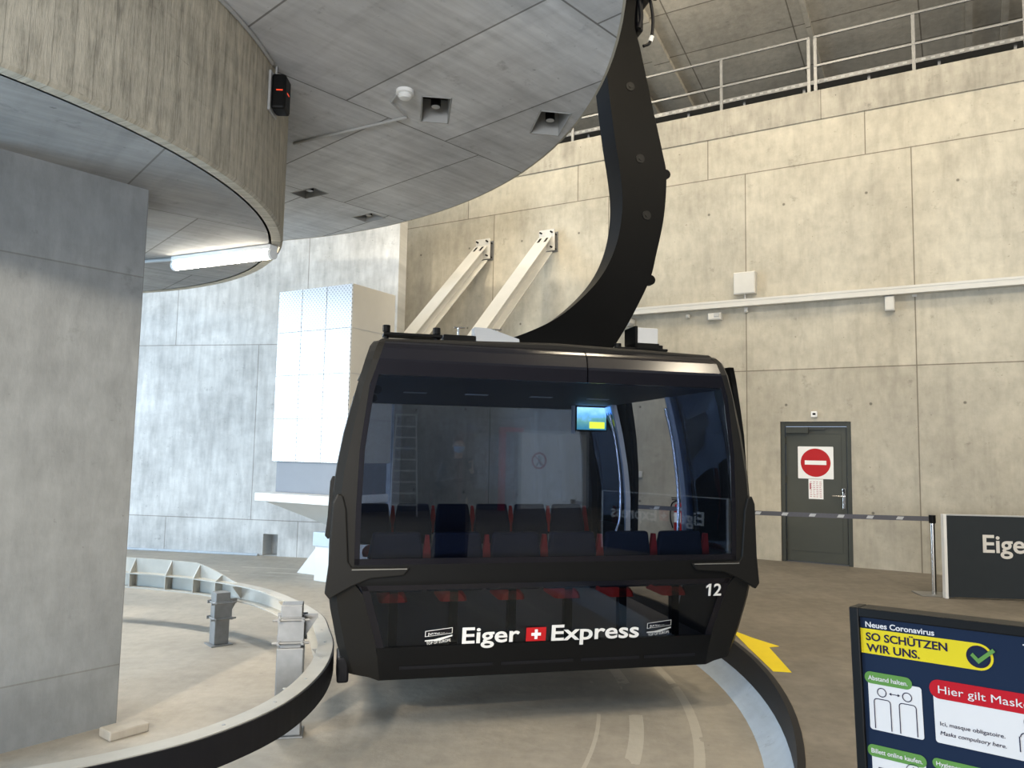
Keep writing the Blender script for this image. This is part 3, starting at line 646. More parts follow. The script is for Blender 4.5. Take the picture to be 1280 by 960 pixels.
rail_post('rail_post', 'taller sleeved steel post standing behind the near curve of the guide rail', (-1.466, 5.36, -0.32), R(12), 0.86, 0.58)
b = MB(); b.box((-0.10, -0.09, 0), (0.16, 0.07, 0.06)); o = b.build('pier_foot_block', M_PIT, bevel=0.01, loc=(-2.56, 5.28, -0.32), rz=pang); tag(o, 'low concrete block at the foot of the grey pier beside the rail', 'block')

# ------------------------------------------------------------------ machine cabinet at the left wall
CBA = R(-30.5)
cb = thing('machine_cabinet', 'tall white perforated metal machine cabinet behind the gondola by the left wall', 'cabinet', (-2.34, 11.0, -0.32), CBA)
# local: x along face (negative = left), y = depth, z up; near edge at x=0,y=0
zb, zt = 1.70, 4.31
b = MB(); b.box((-1.50, 0.02, zb), (0, 0.98, zt)); b.build('housing', M_CABSIDE, cb, bevel=0.006)
rows = [zb, zb + 0.645, zb + 1.30, zb + 1.96, zt]
for z0, z1 in zip(rows[:-1], rows[1:]):
    for x0, x1 in ((-1.50, -1.0), (-1.0, -0.5), (-0.5, 0.0)):
        b = MB(); b.box((x0 + 0.006, 0.0, z0 + 0.006), (x1 - 0.006, 0.02, z1 - 0.006)); b.build('perforated_panel', M_PERF, cb)
for z in rows[1:-1]:
    b = MB(); b.box((0.0, 0.02, z - 0.006), (0.003, 0.98, z + 0.006)); b.build('side_seam', M_GREYPL, cb)
b = MB(); b.box((-1.46, 0.06, 1.24), (0.0, 0.9, zb)); b.build('lower_panel', mat('mid_grey_metal', (0.26, 0.27, 0.29), 0.5, noise=0.06), cb, bevel=0.006)
b = MB(); b.box((-1.50, -0.30, 1.12), (0.05, 0.9, 1.24)); b.build('ledge', M_WHITE, cb, bevel=0.008)
b = MB(); b.loft([[(-1.42, -0.2, 1.12), (0, -0.2, 1.12), (0, 0.9, 1.12), (-1.42, 0.9, 1.12)], [(-0.62, 0.42, 0.74), (0, 0.42, 0.74), (0, 0.7, 0.74), (-0.62, 0.7, 0.74)]]); b.build('hopper', M_WHITEST, cb)
b = MB(); b.loft([[(-1.30, 0.42, 0.0), (0.25, 0.42, 0.0), (0.25, 1.3, 0.0), (-1.30, 1.3, 0.0)], [(-0.62, 0.42, 0.74), (0.0, 0.42, 0.74), (0.0, 0.7, 0.74), (-0.62, 0.7, 0.74)]]); b.build('plinth', M_WHITE, cb)
pd = thing('control_pedestal', 'small white pedestal with a bluish top box at the cabinet foot', 'pedestal', (-2.66, 11.35, -0.32), CBA)
b = MB(); b.box((-0.12, -0.1, 0), (0.26, 0.2, 0.50)); b.build('stand', M_WHITE, pd, bevel=0.01)
b = MB(); b.box((-0.14, -0.13, 0.50), (0.32, 0.22, 0.70)); b.build('top_box', mat('pale_blue_metal', (0.52, 0.62, 0.72), 0.4, noise=0.05), pd, bevel=0.01)

# ------------------------------------------------------------------ steel braces bolted to the right wall
def wp(s, z, off=0.0):     # point on the right wall, off = distance in front of it
    return WP + Matrix.Rotation(WANG, 3, 'Z') @ Vector((s, -off, z))
def brace(s, label):
    t = thing('steel_brace', label, 'brace', wp(s, 5.45), WANG, 'diagonal wall braces')
    a, c = Vector((0, -0.16, 0.0)), Vector((0, -2.95, -2.62)); d = (c - a).normalized(); L = (c - a).length
    nrm = Vector((0, -d.z, d.y)); nrm = nrm if nrm.z > 0 else -nrm
    m = frame(a, d, (1, 0, 0))      # x along, y = sideways, z = thickness
    zz = m.to_3x3() @ Vector((0, 0, 1)); sg = 1 if zz.z > 0 else -1
    b = MB(); b.box((0, -0.14, 0.10 * sg), (L, 0.14, 0.12 * sg), m); b.build('top_flange', M_WHITEST, t, bevel=0.002)
    b = MB(); b.box((0.18, -0.14, -0.12 * sg), (L, 0.14, -0.10 * sg), m); b.build('bottom_flange', M_WHITEST, t, bevel=0.002)
    b = MB(); b.box((0.05, -0.008, -0.10), (L, 0.008, 0.10), m); b.build('web', M_WHITEST, t)
    b = MB(); b.box((0.05, -0.09, 0.121 * sg), (0.20, -0.045, 0.124 * sg), m); b.box((0.05, 0.045, 0.121 * sg), (0.20, 0.09, 0.124 * sg), m); b.build('bolt_slot', M_BLACK, t)
    b = MB(); b.box((-0.16, -0.18, -0.16), (0.16, -0.15, 0.24)); b.build('head_plate', M_WHITEST, t, bevel=0.003)
    b = MB(); b.box((-0.15, -0.02, -0.15), (0.15, 0.0, 0.23)); b.build('wall_plate', M_STEEL, t, bevel=0.003)
    for x in (-0.11, 0.11):
        for z in (-0.10, 0.18):
            b = MB(); b.cyl((x, 0.0, z), (x, -0.24, z), 0.016, 10); b.build('bolt', M_BLACK, t)
brace(-5.95, 'white steel I-beam brace on the wall, the one nearer the white cabinet')
brace(-4.55, 'white steel I-beam brace on the wall, the one nearer the hanger arm')

# ------------------------------------------------------------------ lamps, conduits on the ceiling
def downlight(i, label):
    (x, y), a, (sx, sy) = LAMPS[i]
    t = thing('recessed_downlight', label, 'lamp', (x, y, SZ + 0.22), R(a), 'square recessed ceiling lamps')
    k, h = sx / 2, sy / 2
    b = MB(); b.box((-k + 0.002, -h + 0.002, -0.006), (k - 0.002, h - 0.002, 0.0)); b.build('back_plate', M_BLACK, t)
    b = MB()
    for x0, y0, x1, y1 in ((-k + .003, -h + .003, k - .003, -h + 0.012), (-k + .003, h - 0.012, k - .003, h - .003), (-k + .003, -h + .003, -k + 0.012, h - .003), (k - 0.012, -h + .003, k - .003, h - .003)): b.box((x0, y0, -0.225), (x1, y1, -0.006))
    b.build('reflector', M_GREYPL, t)
    b = MB(); b.box((-k + 0.013, -0.02, -0.07), (k - 0.013, 0.02, -0.04)); b.cyl((0, 0, -0.19), (0, 0, -0.006), 0.045, 14); b.build('lamp_head', M_BLACK, t)
    b = MB(); b.cyl((0, 0, -0.193), (0, 0, -0.190), 0.038, 14); b.build('lens', M_GREYPL, t)
    return t
downlight(0, 'square recessed ceiling lamp next to the white smoke detector')
downlight(1, 'square recessed ceiling lamp closest to the hanger arm')
downlight(2, 'shallow-looking square recessed ceiling lamp beside the board-marked drum edge')
downlight(3, 'square recessed ceiling lamp above the white machine cabinet, farthest in')
t = thing('smoke_detector', 'round white smoke detector on the grey concrete ceiling', 'detector', (-0.945, 6.22, SZ))
b = MB(); b.lathe([(0.0, 0.0), (0.075, 0.0), (0.075, -0.03), (0.06, -0.035)]); b.build('mounting_base', M_WHITE, t, smooth=True)
b = MB(); b.lathe([(0.055, -0.035), (0.06, -0.05), (0.045, -0.07), (0.0, -0.075)]); b.build('sensor_head', M_WHITE, t, smooth=True)
b = MB(); b.tube([(-2.20, 7.36, SZ - 0.016), (-0.99, 6.70, SZ - 0.016)], 0.014, 8); b.tube([(-0.99, 6.70, SZ - 0.016), (-1.09, 6.41, SZ - 0.016)], 0.008, 8); b.tube([(-1.09, 6.41, SZ - 0.014), (-1.02, 6.26, SZ - 0.014)], 0.012, 8)
tag(b.build('ceiling_conduit', M_GREYPL), 'thin grey conduit crossing the concrete ceiling to the smoke detector', 'conduit')
# tube lamp under the drum soffit
A, B = Vector((-3.366, 7.49, 0)), Vector((-2.213, 6.938, 0)); dv = (B - A); ta = math.atan2(dv.y, dv.x); TL = dv.length
t = thing('tube_lamp', 'long lit white tube lamp under the drum soffit beside the pier', 'lamp', ((A + B) / 2 + Vector((0, 0, DZ - 0.001))), ta)
b = MB(); b.box((-TL / 2, -0.05, -0.045), (TL / 2, 0.05, 0.0)); b.build('housing', M_WHITE, t, bevel=0.008)
b = MB(); b.cyl((-TL / 2 + 0.03, 0, -0.085), (TL / 2 - 0.03, 0, -0.085), 0.045, 16); b.build('diffuser', M_TUBE, t, smooth=True)
b = MB()
for s in (-1, 1): b.cyl((s * TL / 2, 0, -0.083), (s * (TL / 2 - 0.03), 0, -0.083), 0.052, 16)
b.build('end_cap', M_WHITE, t, smooth=True)
b = MB(); b.tube([(A.x - 0.02, A.y, DZ - 0.02), (A.x - 0.9, A.y + 0.3, DZ - 0.02)], 0.018, 8); tag(b.build('soffit_conduit', M_GREYPL), 'grey conduit on the soffit leading to the lit tube lamp', 'conduit')
l = bpy.data.lights.new('tube_glow_and_fill', 'AREA'); l.shape = 'RECTANGLE'; l.size = 1.2; l.size_y = 0.06; l.energy = 75; l.color = (1.0, 0.95, 0.86)
for lp in ((-2.79, 7.214), (-4.9, 8.1)):  # second one has no tube, added behind the pier to brighten the pit floor
    o = bpy.data.objects.new('tube_glow_and_fill', l); COL.objects.link(o); o.location = (lp[0], lp[1], DZ - 0.14); o.rotation_euler = (0, 0, ta)
# signal lamp and trunking on the drum
d = Vector((-1.972, 5.84)) - DC; da = math.atan2(d.y, d.x); pp = DC + d.normalized() * (DR + 0.0)
t = thing('signal_lamp', 'small black signal box with a red display on the curved concrete drum', 'signal', (pp.x, pp.y, 4.22), da)
b = MB(); b.box((0.0, -0.10, -0.02), (0.02, 0.10, 0.30)); b.build('back_plate', M_GREYPL, t, bevel=0.004)
b = MB(); b.box((0.02, -0.085, 0.0), (0.13, 0.085, 0.28)); b.build('housing', M_BLACK, t, bevel=0.02)
b = MB(); b.box((0.06, -0.0865, 0.14), (0.11, -0.085, 0.150)); b.box((0.13, -0.03, 0.14), (0.1315, 0.03, 0.15)); b.build('red_display', mat('lit_red', (0.3, 0.02, 0.0), emit=(1.0, 0.08, 0.03), estr=0.8), t)
b = MB(); b.cyl((0.03, 0, 0.28), (0.03, 0, 0.375), 0.008, 8); b.build('feed_cable', M_GREYPL, t)
pts = []
for a in range(0, 15):
    aa = da - R(1.0) - R(1.6) * a; pts.append((DC.x + (DR + 0.016) * math.cos(aa), DC.y + (DR + 0.016) * math.sin(aa), SZ - 0.016))
b = MB(); b.tube(pts, 0.015, 8); tag(b.build('drum_conduit', M_GREYPL), 'pale conduit following the top of the curved drum above the signal box', 'conduit')

# ------------------------------------------------------------------ right wall fittings
def wallthing(name, label, cat, s, z, group=None): return thing(name, label, cat, wp(s, z), WANG, group)
# door
dr = bpy.data.objects.new('door_1', None); COL.objects.link(dr); dr.location = wp(0, 0); dr.rotation_euler = (0, 0, WANG); struct(dr)
b = MB(); b.box((-0.474, 0.02, 0), (-0.41, 0.14, 2.14)); b.box((0.48, 0.02, 0), (0.543, 0.14, 2.14)); b.box((-0.41, 0.02, 2.07), (0.48, 0.14, 2.14)); b.build('door_frame', M_DOORFR, dr, bevel=0.004)
b = MB(); b.box((-0.40, 0.06, 0.015), (0.47, 0.11, 2.06)); lf = b.build('door_leaf', M_DOOR, dr, bevel=0.004)
b = MB()
for x0, z0, x1, z1 in ((-0.33, 0.17, 0.40, 0.178), (-0.33, 1.95, 0.40, 1.958), (0.395, 0.17, 0.402, 1.958)): b.box((x0, 0.056, z0), (x1, 0.062, z1))
b.build('leaf_moulding', M_DOORFR, lf)
b = MB(); b.box((-0.39, 0.0, 1.96), (-0.06, 0.06, 2.05)); b.build('door_closer', M_DOORFR, lf, bevel=0.006)
b = MB(); b.box((-0.06, 0.02, 2.02), (0.18, 0.05, 2.045)); b.build('closer_arm', M_DOORFR, lf)
b = MB(); b.box((0.405, 0.048, 0.84), (0.445, 0.06, 1.14)); hd = b.build('lock_plate', M_CHROME, lf, bevel=0.003)
b = MB(); b.cyl((0.425, 0.05, 1.02), (0.425, 0.0, 1.02), 0.011, 10); b.tube([(0.425, 0.0, 1.02), (0.30, 0.0, 1.025), (0.27, 0.0, 1.025)], 0.010, 10); b.build('lever_handle', M_CHROME, hd, smooth=True)
b = MB(); b.box((0.412, 0.036, 1.07), (0.438, 0.05, 1.13)); b.build('lock_reader', M_BLACK, hd)
for z in (0.25, 1.25, 1.85):
    b = MB(); b.cyl((-0.405, 0.05, z - 0.06), (-0.405, 0.05, z + 0.06), 0.013, 10); b.build('hinge', M_DOORFR, lf)
t = wallthing('no_entry_sign', 'square white sign with red no entry disc on the grey door', 'sign', 0.03, 1.515)
Y0 = 0.056
b = MB(); b.loft([[(x, Y0, z) for x, z in rrect(-0.255, -0.245, 0.255, 0.245, 0.012)], [(x, Y0 - 0.006, z) for x, z in rrect(-0.255, -0.245, 0.255, 0.245, 0.012)]]); b.build('plate', M_SIGNW, t)
b = MB(); b.loft([[(x, Y0 - 0.006, z) for x, z in disc(0, 0, 0.215)], [(x, Y0 - 0.008, z) for x, z in disc(0, 0, 0.215)]]); b.build('red_disc', M_RED, t)
b = MB(); b.box((-0.155, Y0 - 0.0095, -0.032), (0.155, Y0 - 0.008, 0.032)); b.build('white_bar', M_SIGNW, t)
t = wallthing('paper_notice', 'small white paper notice taped under the no entry sign', 'notice', 0.03, 1.115)
b = MB(); b.box((-0.105, Y0 - 0.002, -0.15), (0.105, Y0, 0.15)); b.build('sheet', M_SIGNW, t)
b = MB()
random.seed(3)
for k in range(9):
    for q in range(4):
        x = -0.085 + q * 0.045; b.box((x, Y0 - 0.0027, 0.105 - k * 0.028), (x + random.uniform(0.02, 0.035), Y0 - 0.002, 0.113 - k * 0.028))
b.box((-0.09, Y0 - 0.0027, -0.005), (-0.07, Y0 - 0.002, 0.09)); b.build('printed_lines', mat('printed_red', (0.45, 0.12, 0.14), noise=0.1), t)
t = wallthing('exit_sensor', 'tiny white sensor box on the wall above the grey door', 'sensor', 0.035, 2.25)
b = MB(); b.box((-0.045, -0.05, -0.045), (0.045, 0, 0.045)); b.build('housing', M_WHITE, t, bevel=0.008)
b = MB(); b.box((-0.022, -0.053, -0.012), (0.022, -0.05, 0.018)); b.build('lens', M_BLACK, t)
# cable duct with its boxes
t = wallthing('cable_duct', 'long white cable duct running along the concrete wall', 'duct', 0, 4.0)
b = MB(); b.box((-4.2, -0.16, -0.02), (6, -0.02, 0.09)); b.build('trunk', M_WHITEST, t, bevel=0.004)
b = MB(); b.box((-4.2, -0.165, 0.06), (6, -0.155, 0.095)); b.build('lid', M_WHITEST, t)
for s in (-3.2, -0.98, 1.43, 3.8):
    b = MB(); b.box((s - 0.03, -0.02, -0.05), (s + 0.03, 0.0, 0.11)); b.build('bracket', M_WHITEST, t)
def wbox(name, label, cat, s, z, w_, h_, d_, m=M_WHITEST, bevel=0.008, lid=True, back=0.0):
    t = wallthing(name, label, cat, s, z)
    b = MB(); b.box((-w_ / 2, -d_, -h_ / 2), (w_ / 2, -back, h_ / 2)); b.build('housing', m, t, bevel=bevel)
    if lid: b = MB(); b.box((-w_ / 2 + 0.012, -d_ - 0.012, -h_ / 2 + 0.012), (w_ / 2 - 0.012, -d_, h_ / 2 - 0.012)); b.build('cover', m, t, bevel=0.006)
    return t
t = wbox('junction_box', 'square white junction box mounted on the wall above the cable duct', 'box', -0.975, 4.36, 0.34, 0.36, 0.14)
b = MB(); b.tube([(0, -0.09, -0.18), (0, -0.09, -0.27)], 0.016, 8); b.build('feed_tube', M_GREYPL, t)
t = wbox('cable_outlet', 'tiny white outlet under the duct below the junction box', 'outlet', -0.97, 3.93, 0.06, 0.07, 0.06)
t = wbox('wall_socket', 'wide white socket box hanging just below the cable duct', 'socket', -1.47, 3.86, 0.22, 0.12, 0.10)
b = MB(); b.box((0.0, -0.125, -0.01), (0.085, -0.112, 0.05)); b.build('flap', M_GREYPL, t)
t = wbox('wall_detector', 'tiny white box below the duct nearest the hanger arm', 'detector', -1.93, 3.90, 0.06, 0.06, 0.06)
t = wbox('duct_bracket', 'white upright bracket box under the cable duct at the right', 'bracket', 1.11, 3.86, 0.13, 0.22, 0.12)
t = wallthing('security_camera', 'small round security camera on the wall behind the cabin roof', 'camera', -2.93, 3.86)
b = MB(); b.box((-0.05, -0.03, -0.05), (0.05, 0, 0.05)); b.build('mount', M_WHITE, t, bevel=0.01)
b = MB(); b.cyl((0.0, -0.03, 0), (-0.03, -0.22, -0.02), 0.075, 20); b.build('housing', M_GREYPL, t, bevel=0.015, smooth=True)
b = MB(); b.cyl((-0.03, -0.221, -0.02), (-0.033, -0.235, -0.021), 0.045, 20); b.build('lens', M_BLACK, t, smooth=True)
# fire extinguisher seen through the open cabin door
t = wallthing('fire_extinguisher', 'red fire extinguisher on the wall seen through the open gondola door', 'extinguisher', -2.06, 0.36)
b = MB(); b.lathe([(0, 0), (0.07, 0.0), (0.08, 0.02), (0.08, 0.36), (0.06, 0.42), (0.025, 0.45), (0.025, 0.47), (0, 0.47)], (0, -0.11, 0)); b.build('cylinder', M_RED, t, smooth=True)
b = MB(); b.box((-0.03, -0.14, 0.46), (0.03, -0.08, 0.51)); b.box((-0.12, -0.12, 0.49), (0.02, -0.10, 0.505)); b.box((-0.13, -0.12, 0.52), (0.02, -0.10, 0.535)); b.build('valve', M_BLACK, t, bevel=0.004)
b = MB(); b.tube(catmull([(-0.03, -0.11, 0.49), (-0.12, -0.12, 0.42), (-0.14, -0.12, 0.2), (-0.10, -0.12, 0.04)], 6), 0.012, 8); b.build('hose', M_RUBBER, t, smooth=True)
b = MB(); b.box((-0.055, -0.193, 0.14), (0.055, -0.186, 0.30)); b.build('label_plate', M_SIGNW, t)
b = MB(); b.box((-0.03, -0.035, 0.1), (0.03, 0, 0.40)); b.build('wall_bracket', M_GREYPL, t)
t = wbox('wall_switch', 'small white switch on the wall seen through the open gondola door', 'switch', -2.78, 1.25, 0.11, 0.11, 0.05)

# gallery railing in two runs, and the tray behind it
def railing(name, label, posts, s0, s1):
    t = wallthing(name, label, 'railing', (s0 + s1) / 2, 7.36, 'gallery railings'); c = (s0 + s1) / 2
    for s in posts:
        b = MB(); b.box((s - c - 0.024, 0.09, 0.0), (s - c + 0.024, 0.11, 0.96)); b.build('post', M_STEEL, t)
    for n_, z in (('top_rail', 0.945), ('mid_rail', 0.46)):
        b = MB(); b.box((s0 - c, 0.085, z - 0.018), (s1 - c, 0.115, z + 0.018)); b.build(n_, M_STEEL, t, bevel=0.004)
railing('guard_railing', 'grey steel gallery railing run starting behind the hanger arm', (-6.98, -5.58, -4.18, -2.79, -1.39, 0.01), -7.0, 0.03)
railing('guard_railing', 'grey steel gallery railing run at the upper right of the hall', (0.11, 1.50, 2.90, 4.3, 5.7), 0.09, 5.72)
t = wallthing('cable_tray', 'pale perforated cable tray behind the gallery railing', 'tray', 0, 7.1)
b = MB(); b.box((-7.5, 0.70, 0.70), (7, 0.72, 0.775)); b.box((-7.5, 0.70, 0.70), (7, 1.0, 0.71)); b.build('channel', M_STEEL, t)
for k in range(15):
    b = MB(); b.box((-7.2 + k, 0.80, 0.0), (-7.16 + k, 0.84, 0.70)); b.build('support_leg', M_STEEL, t)
b = MB()
for k in range(100): b.box((-7.0 + k * 0.13, 0.697, 0.725), (-6.94 + k * 0.13, 0.70, 0.755))
o = b.build('slot_pattern', M_GREYPL, t); o['kind'] = 'stuff'
b = MB(); b.box((-10, 1.2, 0.0), (8, 1.26, 0.42)); o = b.build('kick_board', M_DARKCON, t)

# ------------------------------------------------------------------ barrier posts, belt, grey board
def stanchion(x, y, label):
    t = thing('barrier_post', label, 'barrier post', (x, y, 0), R(-8), 'belt barrier posts')
    b = MB(); b.box((-0.20, -0.16, 0), (0.16, 0.16, 0.012)); b.build('base_plate', M_STEEL, t, bevel=0.004)
    b = MB(); b.cyl((0, 0, 0.012), (0, 0, 0.88), 0.030, 20); b.build('tube', M_CHROME, t, smooth=True)
    b = MB(); b.cyl((0, 0, 0.84), (0, 0, 0.935), 0.038, 20); b.build('belt_head', M_BLACK, t, smooth=True)
    return t
S1, S2 = Vector((5.06, 9.30, 0)), Vector((0.9, 11.05, 0))
stanchion(S1.x, S1.y, 'steel belt barrier post beside the grey Eiger board')
stanchion(S2.x, S2.y, 'steel belt barrier post standing behind the gondola')
bd = (S2 - S1); ba = math.atan2(bd.y, bd.x); BL = bd.length
t = thing('barrier_belt', 'grey belt with pale marks stretched across the door', 'belt', (S1.x, S1.y, 0.89), ba)
b = MB(); secs = []
for i in range(25):
    u = i / 24; z = -0.10 * u * (1 - u); secs.append([(0.035 + u * (BL - 0.07), 0.002, z - 0.028), (0.035 + u * (BL - 0.07), -0.002, z - 0.028), (0.035 + u * (BL - 0.07), -0.002, z + 0.028), (0.035 + u * (BL - 0.07), 0.002, z + 0.028)])
b.loft(secs); b.build('webbing', M_BELT, t)
b = MB()
for k in range(13):
    x = 0.32 + k * 0.33; u = x / BL; z = -0.10 * u * (1 - u)
    for sd in (1, -1): b.hexa([(x, sd * 0.002, z - 0.018), (x + 0.07, sd * 0.002, z - 0.018), (x + 0.07, sd * 0.0035, z - 0.018), (x, sd * 0.0035, z - 0.018), (x - 0.02, sd * 0.002, z + 0.018), (x + 0.05, sd * 0.002, z + 0.018), (x + 0.05, sd * 0.0035, z + 0.018), (x - 0.02, sd * 0.0035, z + 0.018)])
b.build('printed_mark', M_LGREY, t)
def board(name, label, loc, rz, L=2.5):
    t = thing(name, label, 'board', loc, rz)
    b = MB(); b.box((0.03, -0.03, 0.02), (L, 0.03, 0.955)); b.build('panel', M_PANELGREY, t)
    b = MB(); b.box((0.0, -0.035, 0.0), (0.035, 0.035, 0.965)); b.box((L, -0.035, 0.0), (L + 0.035, 0.035, 0.965)); b.build('end_profile', M_SIGNW, t, bevel=0.003)
    b = MB(); b.box((0.035, -0.034, 0.952), (L, 0.034, 0.966)); b.build('top_profile', M_LGREY, t)
    text('lettering', 'Eiger', M_LETTER, t, (0.435, -0.031, 0.54), (1, 0, 0), (0, 0, 1), 0.60, 0.20, 0.017)
    b = MB(); b.box((1.10, -0.033, 0.55), (1.28, -0.030, 0.72)); b.build('swiss_flag', M_RED, t)
    b = MB(); b.box((1.175, -0.035, 0.58), (1.205, -0.033, 0.69)); b.box((1.135, -0.035, 0.62), (1.245, -0.033, 0.65)); b.build('flag_cross', M_SIGNW, t)
    text('lettering', 'Express', M_LETTER, t, (1.34, -0.031, 0.54), (1, 0, 0), (0, 0, 1), 0.98, 0.20, 0.017)
    return t
board('lettered_board', 'slate grey floor board lettered Eiger Express beside the barrier post', (5.06, 9.09, 0), R(-4))
board('lettered_board', 'slate grey Eiger Express board mirrored in the gondola window', (5.6, 1.5, 0), R(-103))

# yellow arrow painted on the platform
b = MB(); b.prism([(1.99, 5.90), (2.12, 5.88), (2.20, 6.62), (2.30, 6.66), (2.16, 6.95), (2.06, 7.25), (2.02, 6.6)], 0.0005, 0.003)
tag(b.build('floor_arrow', M_YELLOW), 'yellow arrow painted on the platform floor beside the kerb', 'floor marking')

# ------------------------------------------------------------------ information totem
TA = math.atan2(-0.69, 0.72); TP = Vector((0.8296, 1.9, 0))
t = thing('info_totem', 'black framed information totem with navy coronavirus poster', 'sign', TP, TA)
LEAN = R(1.9); TOP = 1.243
PM = Matrix.Translation((0, 0, TOP)) @ Matrix.Rotation(-LEAN, 4, 'Y') @ Matrix.Translation((0, 0, -TOP))
W_, H0 = 0.75, 0.06
b = MB()
for x0, z0, x1, z1 in ((0, H0, 0.022, TOP), (W_ - 0.022, H0, W_, TOP), (0.022, TOP - 0.022, W_ - 0.022, TOP), (0.022, H0, W_ - 0.022, H0 + 0.022)): b.box((x0, -0.012, z0), (x1, 0.05, z1), PM)
b.build('bezel', M_BLACK, t, bevel=0.003)
b = MB(); b.box((0.012, 0.008, H0 + 0.01), (W_ - 0.012, 0.048, TOP - 0.004), PM); b.build('back_panel', M_BLACK, t)
b = MB(); b.box((0.022, -0.002, H0 + 0.022), (W_ - 0.022, 0.008, TOP - 0.022), PM); b.build('poster', M_PNAVY, t)
b = MB(); b.box((0.1, -0.1, 0.0), (0.65, 0.22, 0.02)); b.box((0.15, 0.0, 0.02), (0.6, 0.045, 0.10)); b.build('foot', M_BLACK, t, bevel=0.004)
lay = [-0.002]
def pp_(name, poly, m, lv, t_=0.0006):
    b = MB(); y = -0.002 - 0.0007 * lv
    b.loft([[PM @ Vector((x, y, z)) for x, z in poly], [PM @ Vector((x, y - t_, z)) for x, z in poly]]); return b.build(name, m, t)
def pt(s, x, z, wd, h, m, lv=3, bold=0.0, shear=0, name='poster_text'):
    q = PM.to_3x3(); return text(name, s, m, t, PM @ Vector((x, -0.002 - 0.0007 * lv, z)), q @ Vector((1, 0, 0)), q @ Vector((0, 0, 1)), wd, h, bold, 0.0004, shear)
pt('Neues Coronavirus', 0.034, 1.199, 0.149, 0.0125, M_PWHITE, 2, 0.02)
bar = [(0.022, 1.138)] + [(0.268 + 0.0285 * math.cos(R(a)), 1.1665 + 0.0285 * math.sin(R(a))) for a in range(-90, 91, 10)] + [(0.022, 1.195)]
pp_('yellow_bar', bar, M_PYEL, 1)
pt('SO SCHÜTZEN', 0.034, 1.169, 0.174, 0.0175, M_INK, 3, 0.022); pt('WIR UNS.', 0.034, 1.1435, 0.116, 0.0175, M_INK, 3, 0.022)
pp_('check_ring', disc(0.268, 1.1665, 0.0235), M_INK, 2); pp_('check_field', disc(0.268, 1.1665, 0.0195), M_PNAVY, 3)
pp_('check_mark', [(0.253, 1.168), (0.258, 1.174), (0.268, 1.163), (0.296, 1.188), (0.301, 1.182), (0.268, 1.152)], M_PGREEN, 5)
pp_('white_box', rrect(0.033, 0.966, 0.149, 1.080, 0.006), M_PWHITE, 1); pp_('green_pill', rrect(0.026, 1.070, 0.130, 1.097, 0.0132), M_PGREEN, 2)
pt('Abstand halten.', 0.034, 1.0785, 0.087, 0.010, M_PWHITE, 4, 0.01)
def ringp(cx, cz, r, w, a0=0, a1=360, lv=3, m=M_INK):
    n = 28; o = [(cx + r * math.cos(R(a0 + (a1 - a0) * i / n)), cz + r * math.sin(R(a0 + (a1 - a0) * i / n))) for i in range(n + 1)]; q = [(cx + (r - w) * math.cos(R(a0 + (a1 - a0) * i / n)), cz + (r - w) * math.sin(R(a0 + (a1 - a0) * i / n))) for i in range(n + 1)]
    b = MB(); y = -0.002 - 0.0007 * lv
    b.loft([[PM @ Vector((p[0], yy, p[1])) for p, yy in ((a, y), (c, y), (c, y - 0.0005), (a, y - 0.0005))] for a, c in zip(o, q)]); b.build('pictogram_line', m, t)
def figure(cx, z):
    ringp(cx, z, 0.0105, 0.0018)
    for s in (-1, 1): pp_('pictogram_line', [(cx + s * 0.018 - 0.0009, 0.975 + (z - 1.058)), (cx + s * 0.018 + 0.0009, 0.975 + (z - 1.058)), (cx + s * 0.018 + 0.0009, 1.036 + (z - 1.058)), (cx + s * 0.018 - 0.0009, 1.036 + (z - 1.058))], M_INK, 3)
    pp_('pictogram_line', [(cx - 0.011, z - 0.0165), (cx + 0.011, z - 0.0165), (cx + 0.011, z - 0.0147), (cx - 0.011, z - 0.0147)], M_INK, 3)
    ringp(cx - 0.0109, z - 0.0227, 0.008, 0.0018, 90, 180); ringp(cx + 0.0109, z - 0.0227, 0.008, 0.0018, 0, 90)
figure(0.063, 1.053); figure(0.118, 1.053)
pp_('pictogram_line', [(0.082, 1.0525), (0.100, 1.0525), (0.100, 1.054), (0.082, 1.054)], M_INK, 3)
pp_('pictogram_line', [(0.079, 1.0533), (0.084, 1.0565), (0.084, 1.050)], M_INK, 3); pp_('pictogram_line', [(0.103, 1.0533), (0.098, 1.0565), (0.098, 1.050)], M_INK, 3)
pp_('white_box', rrect(0.173, 0.968, 0.50, 1.09, 0.006), M_PWHITE, 1); pp_('red_pill', rrect(0.166, 1.063, 0.49, 1.104, 0.020), M_PRED, 2)
pt('Hier gilt Maskenpflicht!', 0.184, 1.0755, 0.265, 0.0165, M_PWHITE, 4, 0.0)
pt('Ici, masque obligatoire.', 0.184, 1.006, 0.124, 0.0085, M_INK, 3, 0.0); pt('Masks compulsory here.', 0.183, 0.986, 0.126, 0.0085, M_INK, 3, 0.0, 0.2)
ringp(0.360, 1.047, 0.0165, 0.0018); ringp(0.360, 1.047, 0.0125, 0.001, 190, 350)
for s in (-1, 1): pp_('pictogram_line', [(0.360 + s * 0.026 - 0.0009, 0.985), (0.360 + s * 0.026 + 0.0009, 0.985), (0.360 + s * 0.026 + 0.0009, 1.016), (0.360 + s * 0.026 - 0.0009, 1.016)], M_INK, 3)
pp_('pictogram_line', [(0.344, 1.0235), (0.376, 1.0235), (0.376, 1.0253), (0.344, 1.0253)], M_INK, 3); ringp(0.345, 1.0155, 0.0098, 0.0018, 90, 180); ringp(0.375, 1.0155, 0.0098, 0.0018, 0, 90)
pp_('white_box', rrect(0.033, 0.80, 0.149, 0.918, 0.006), M_PWHITE, 1); pp_('green_pill', rrect(0.024, 0.905, 0.151, 0.932, 0.0132), M_PGREEN, 2)
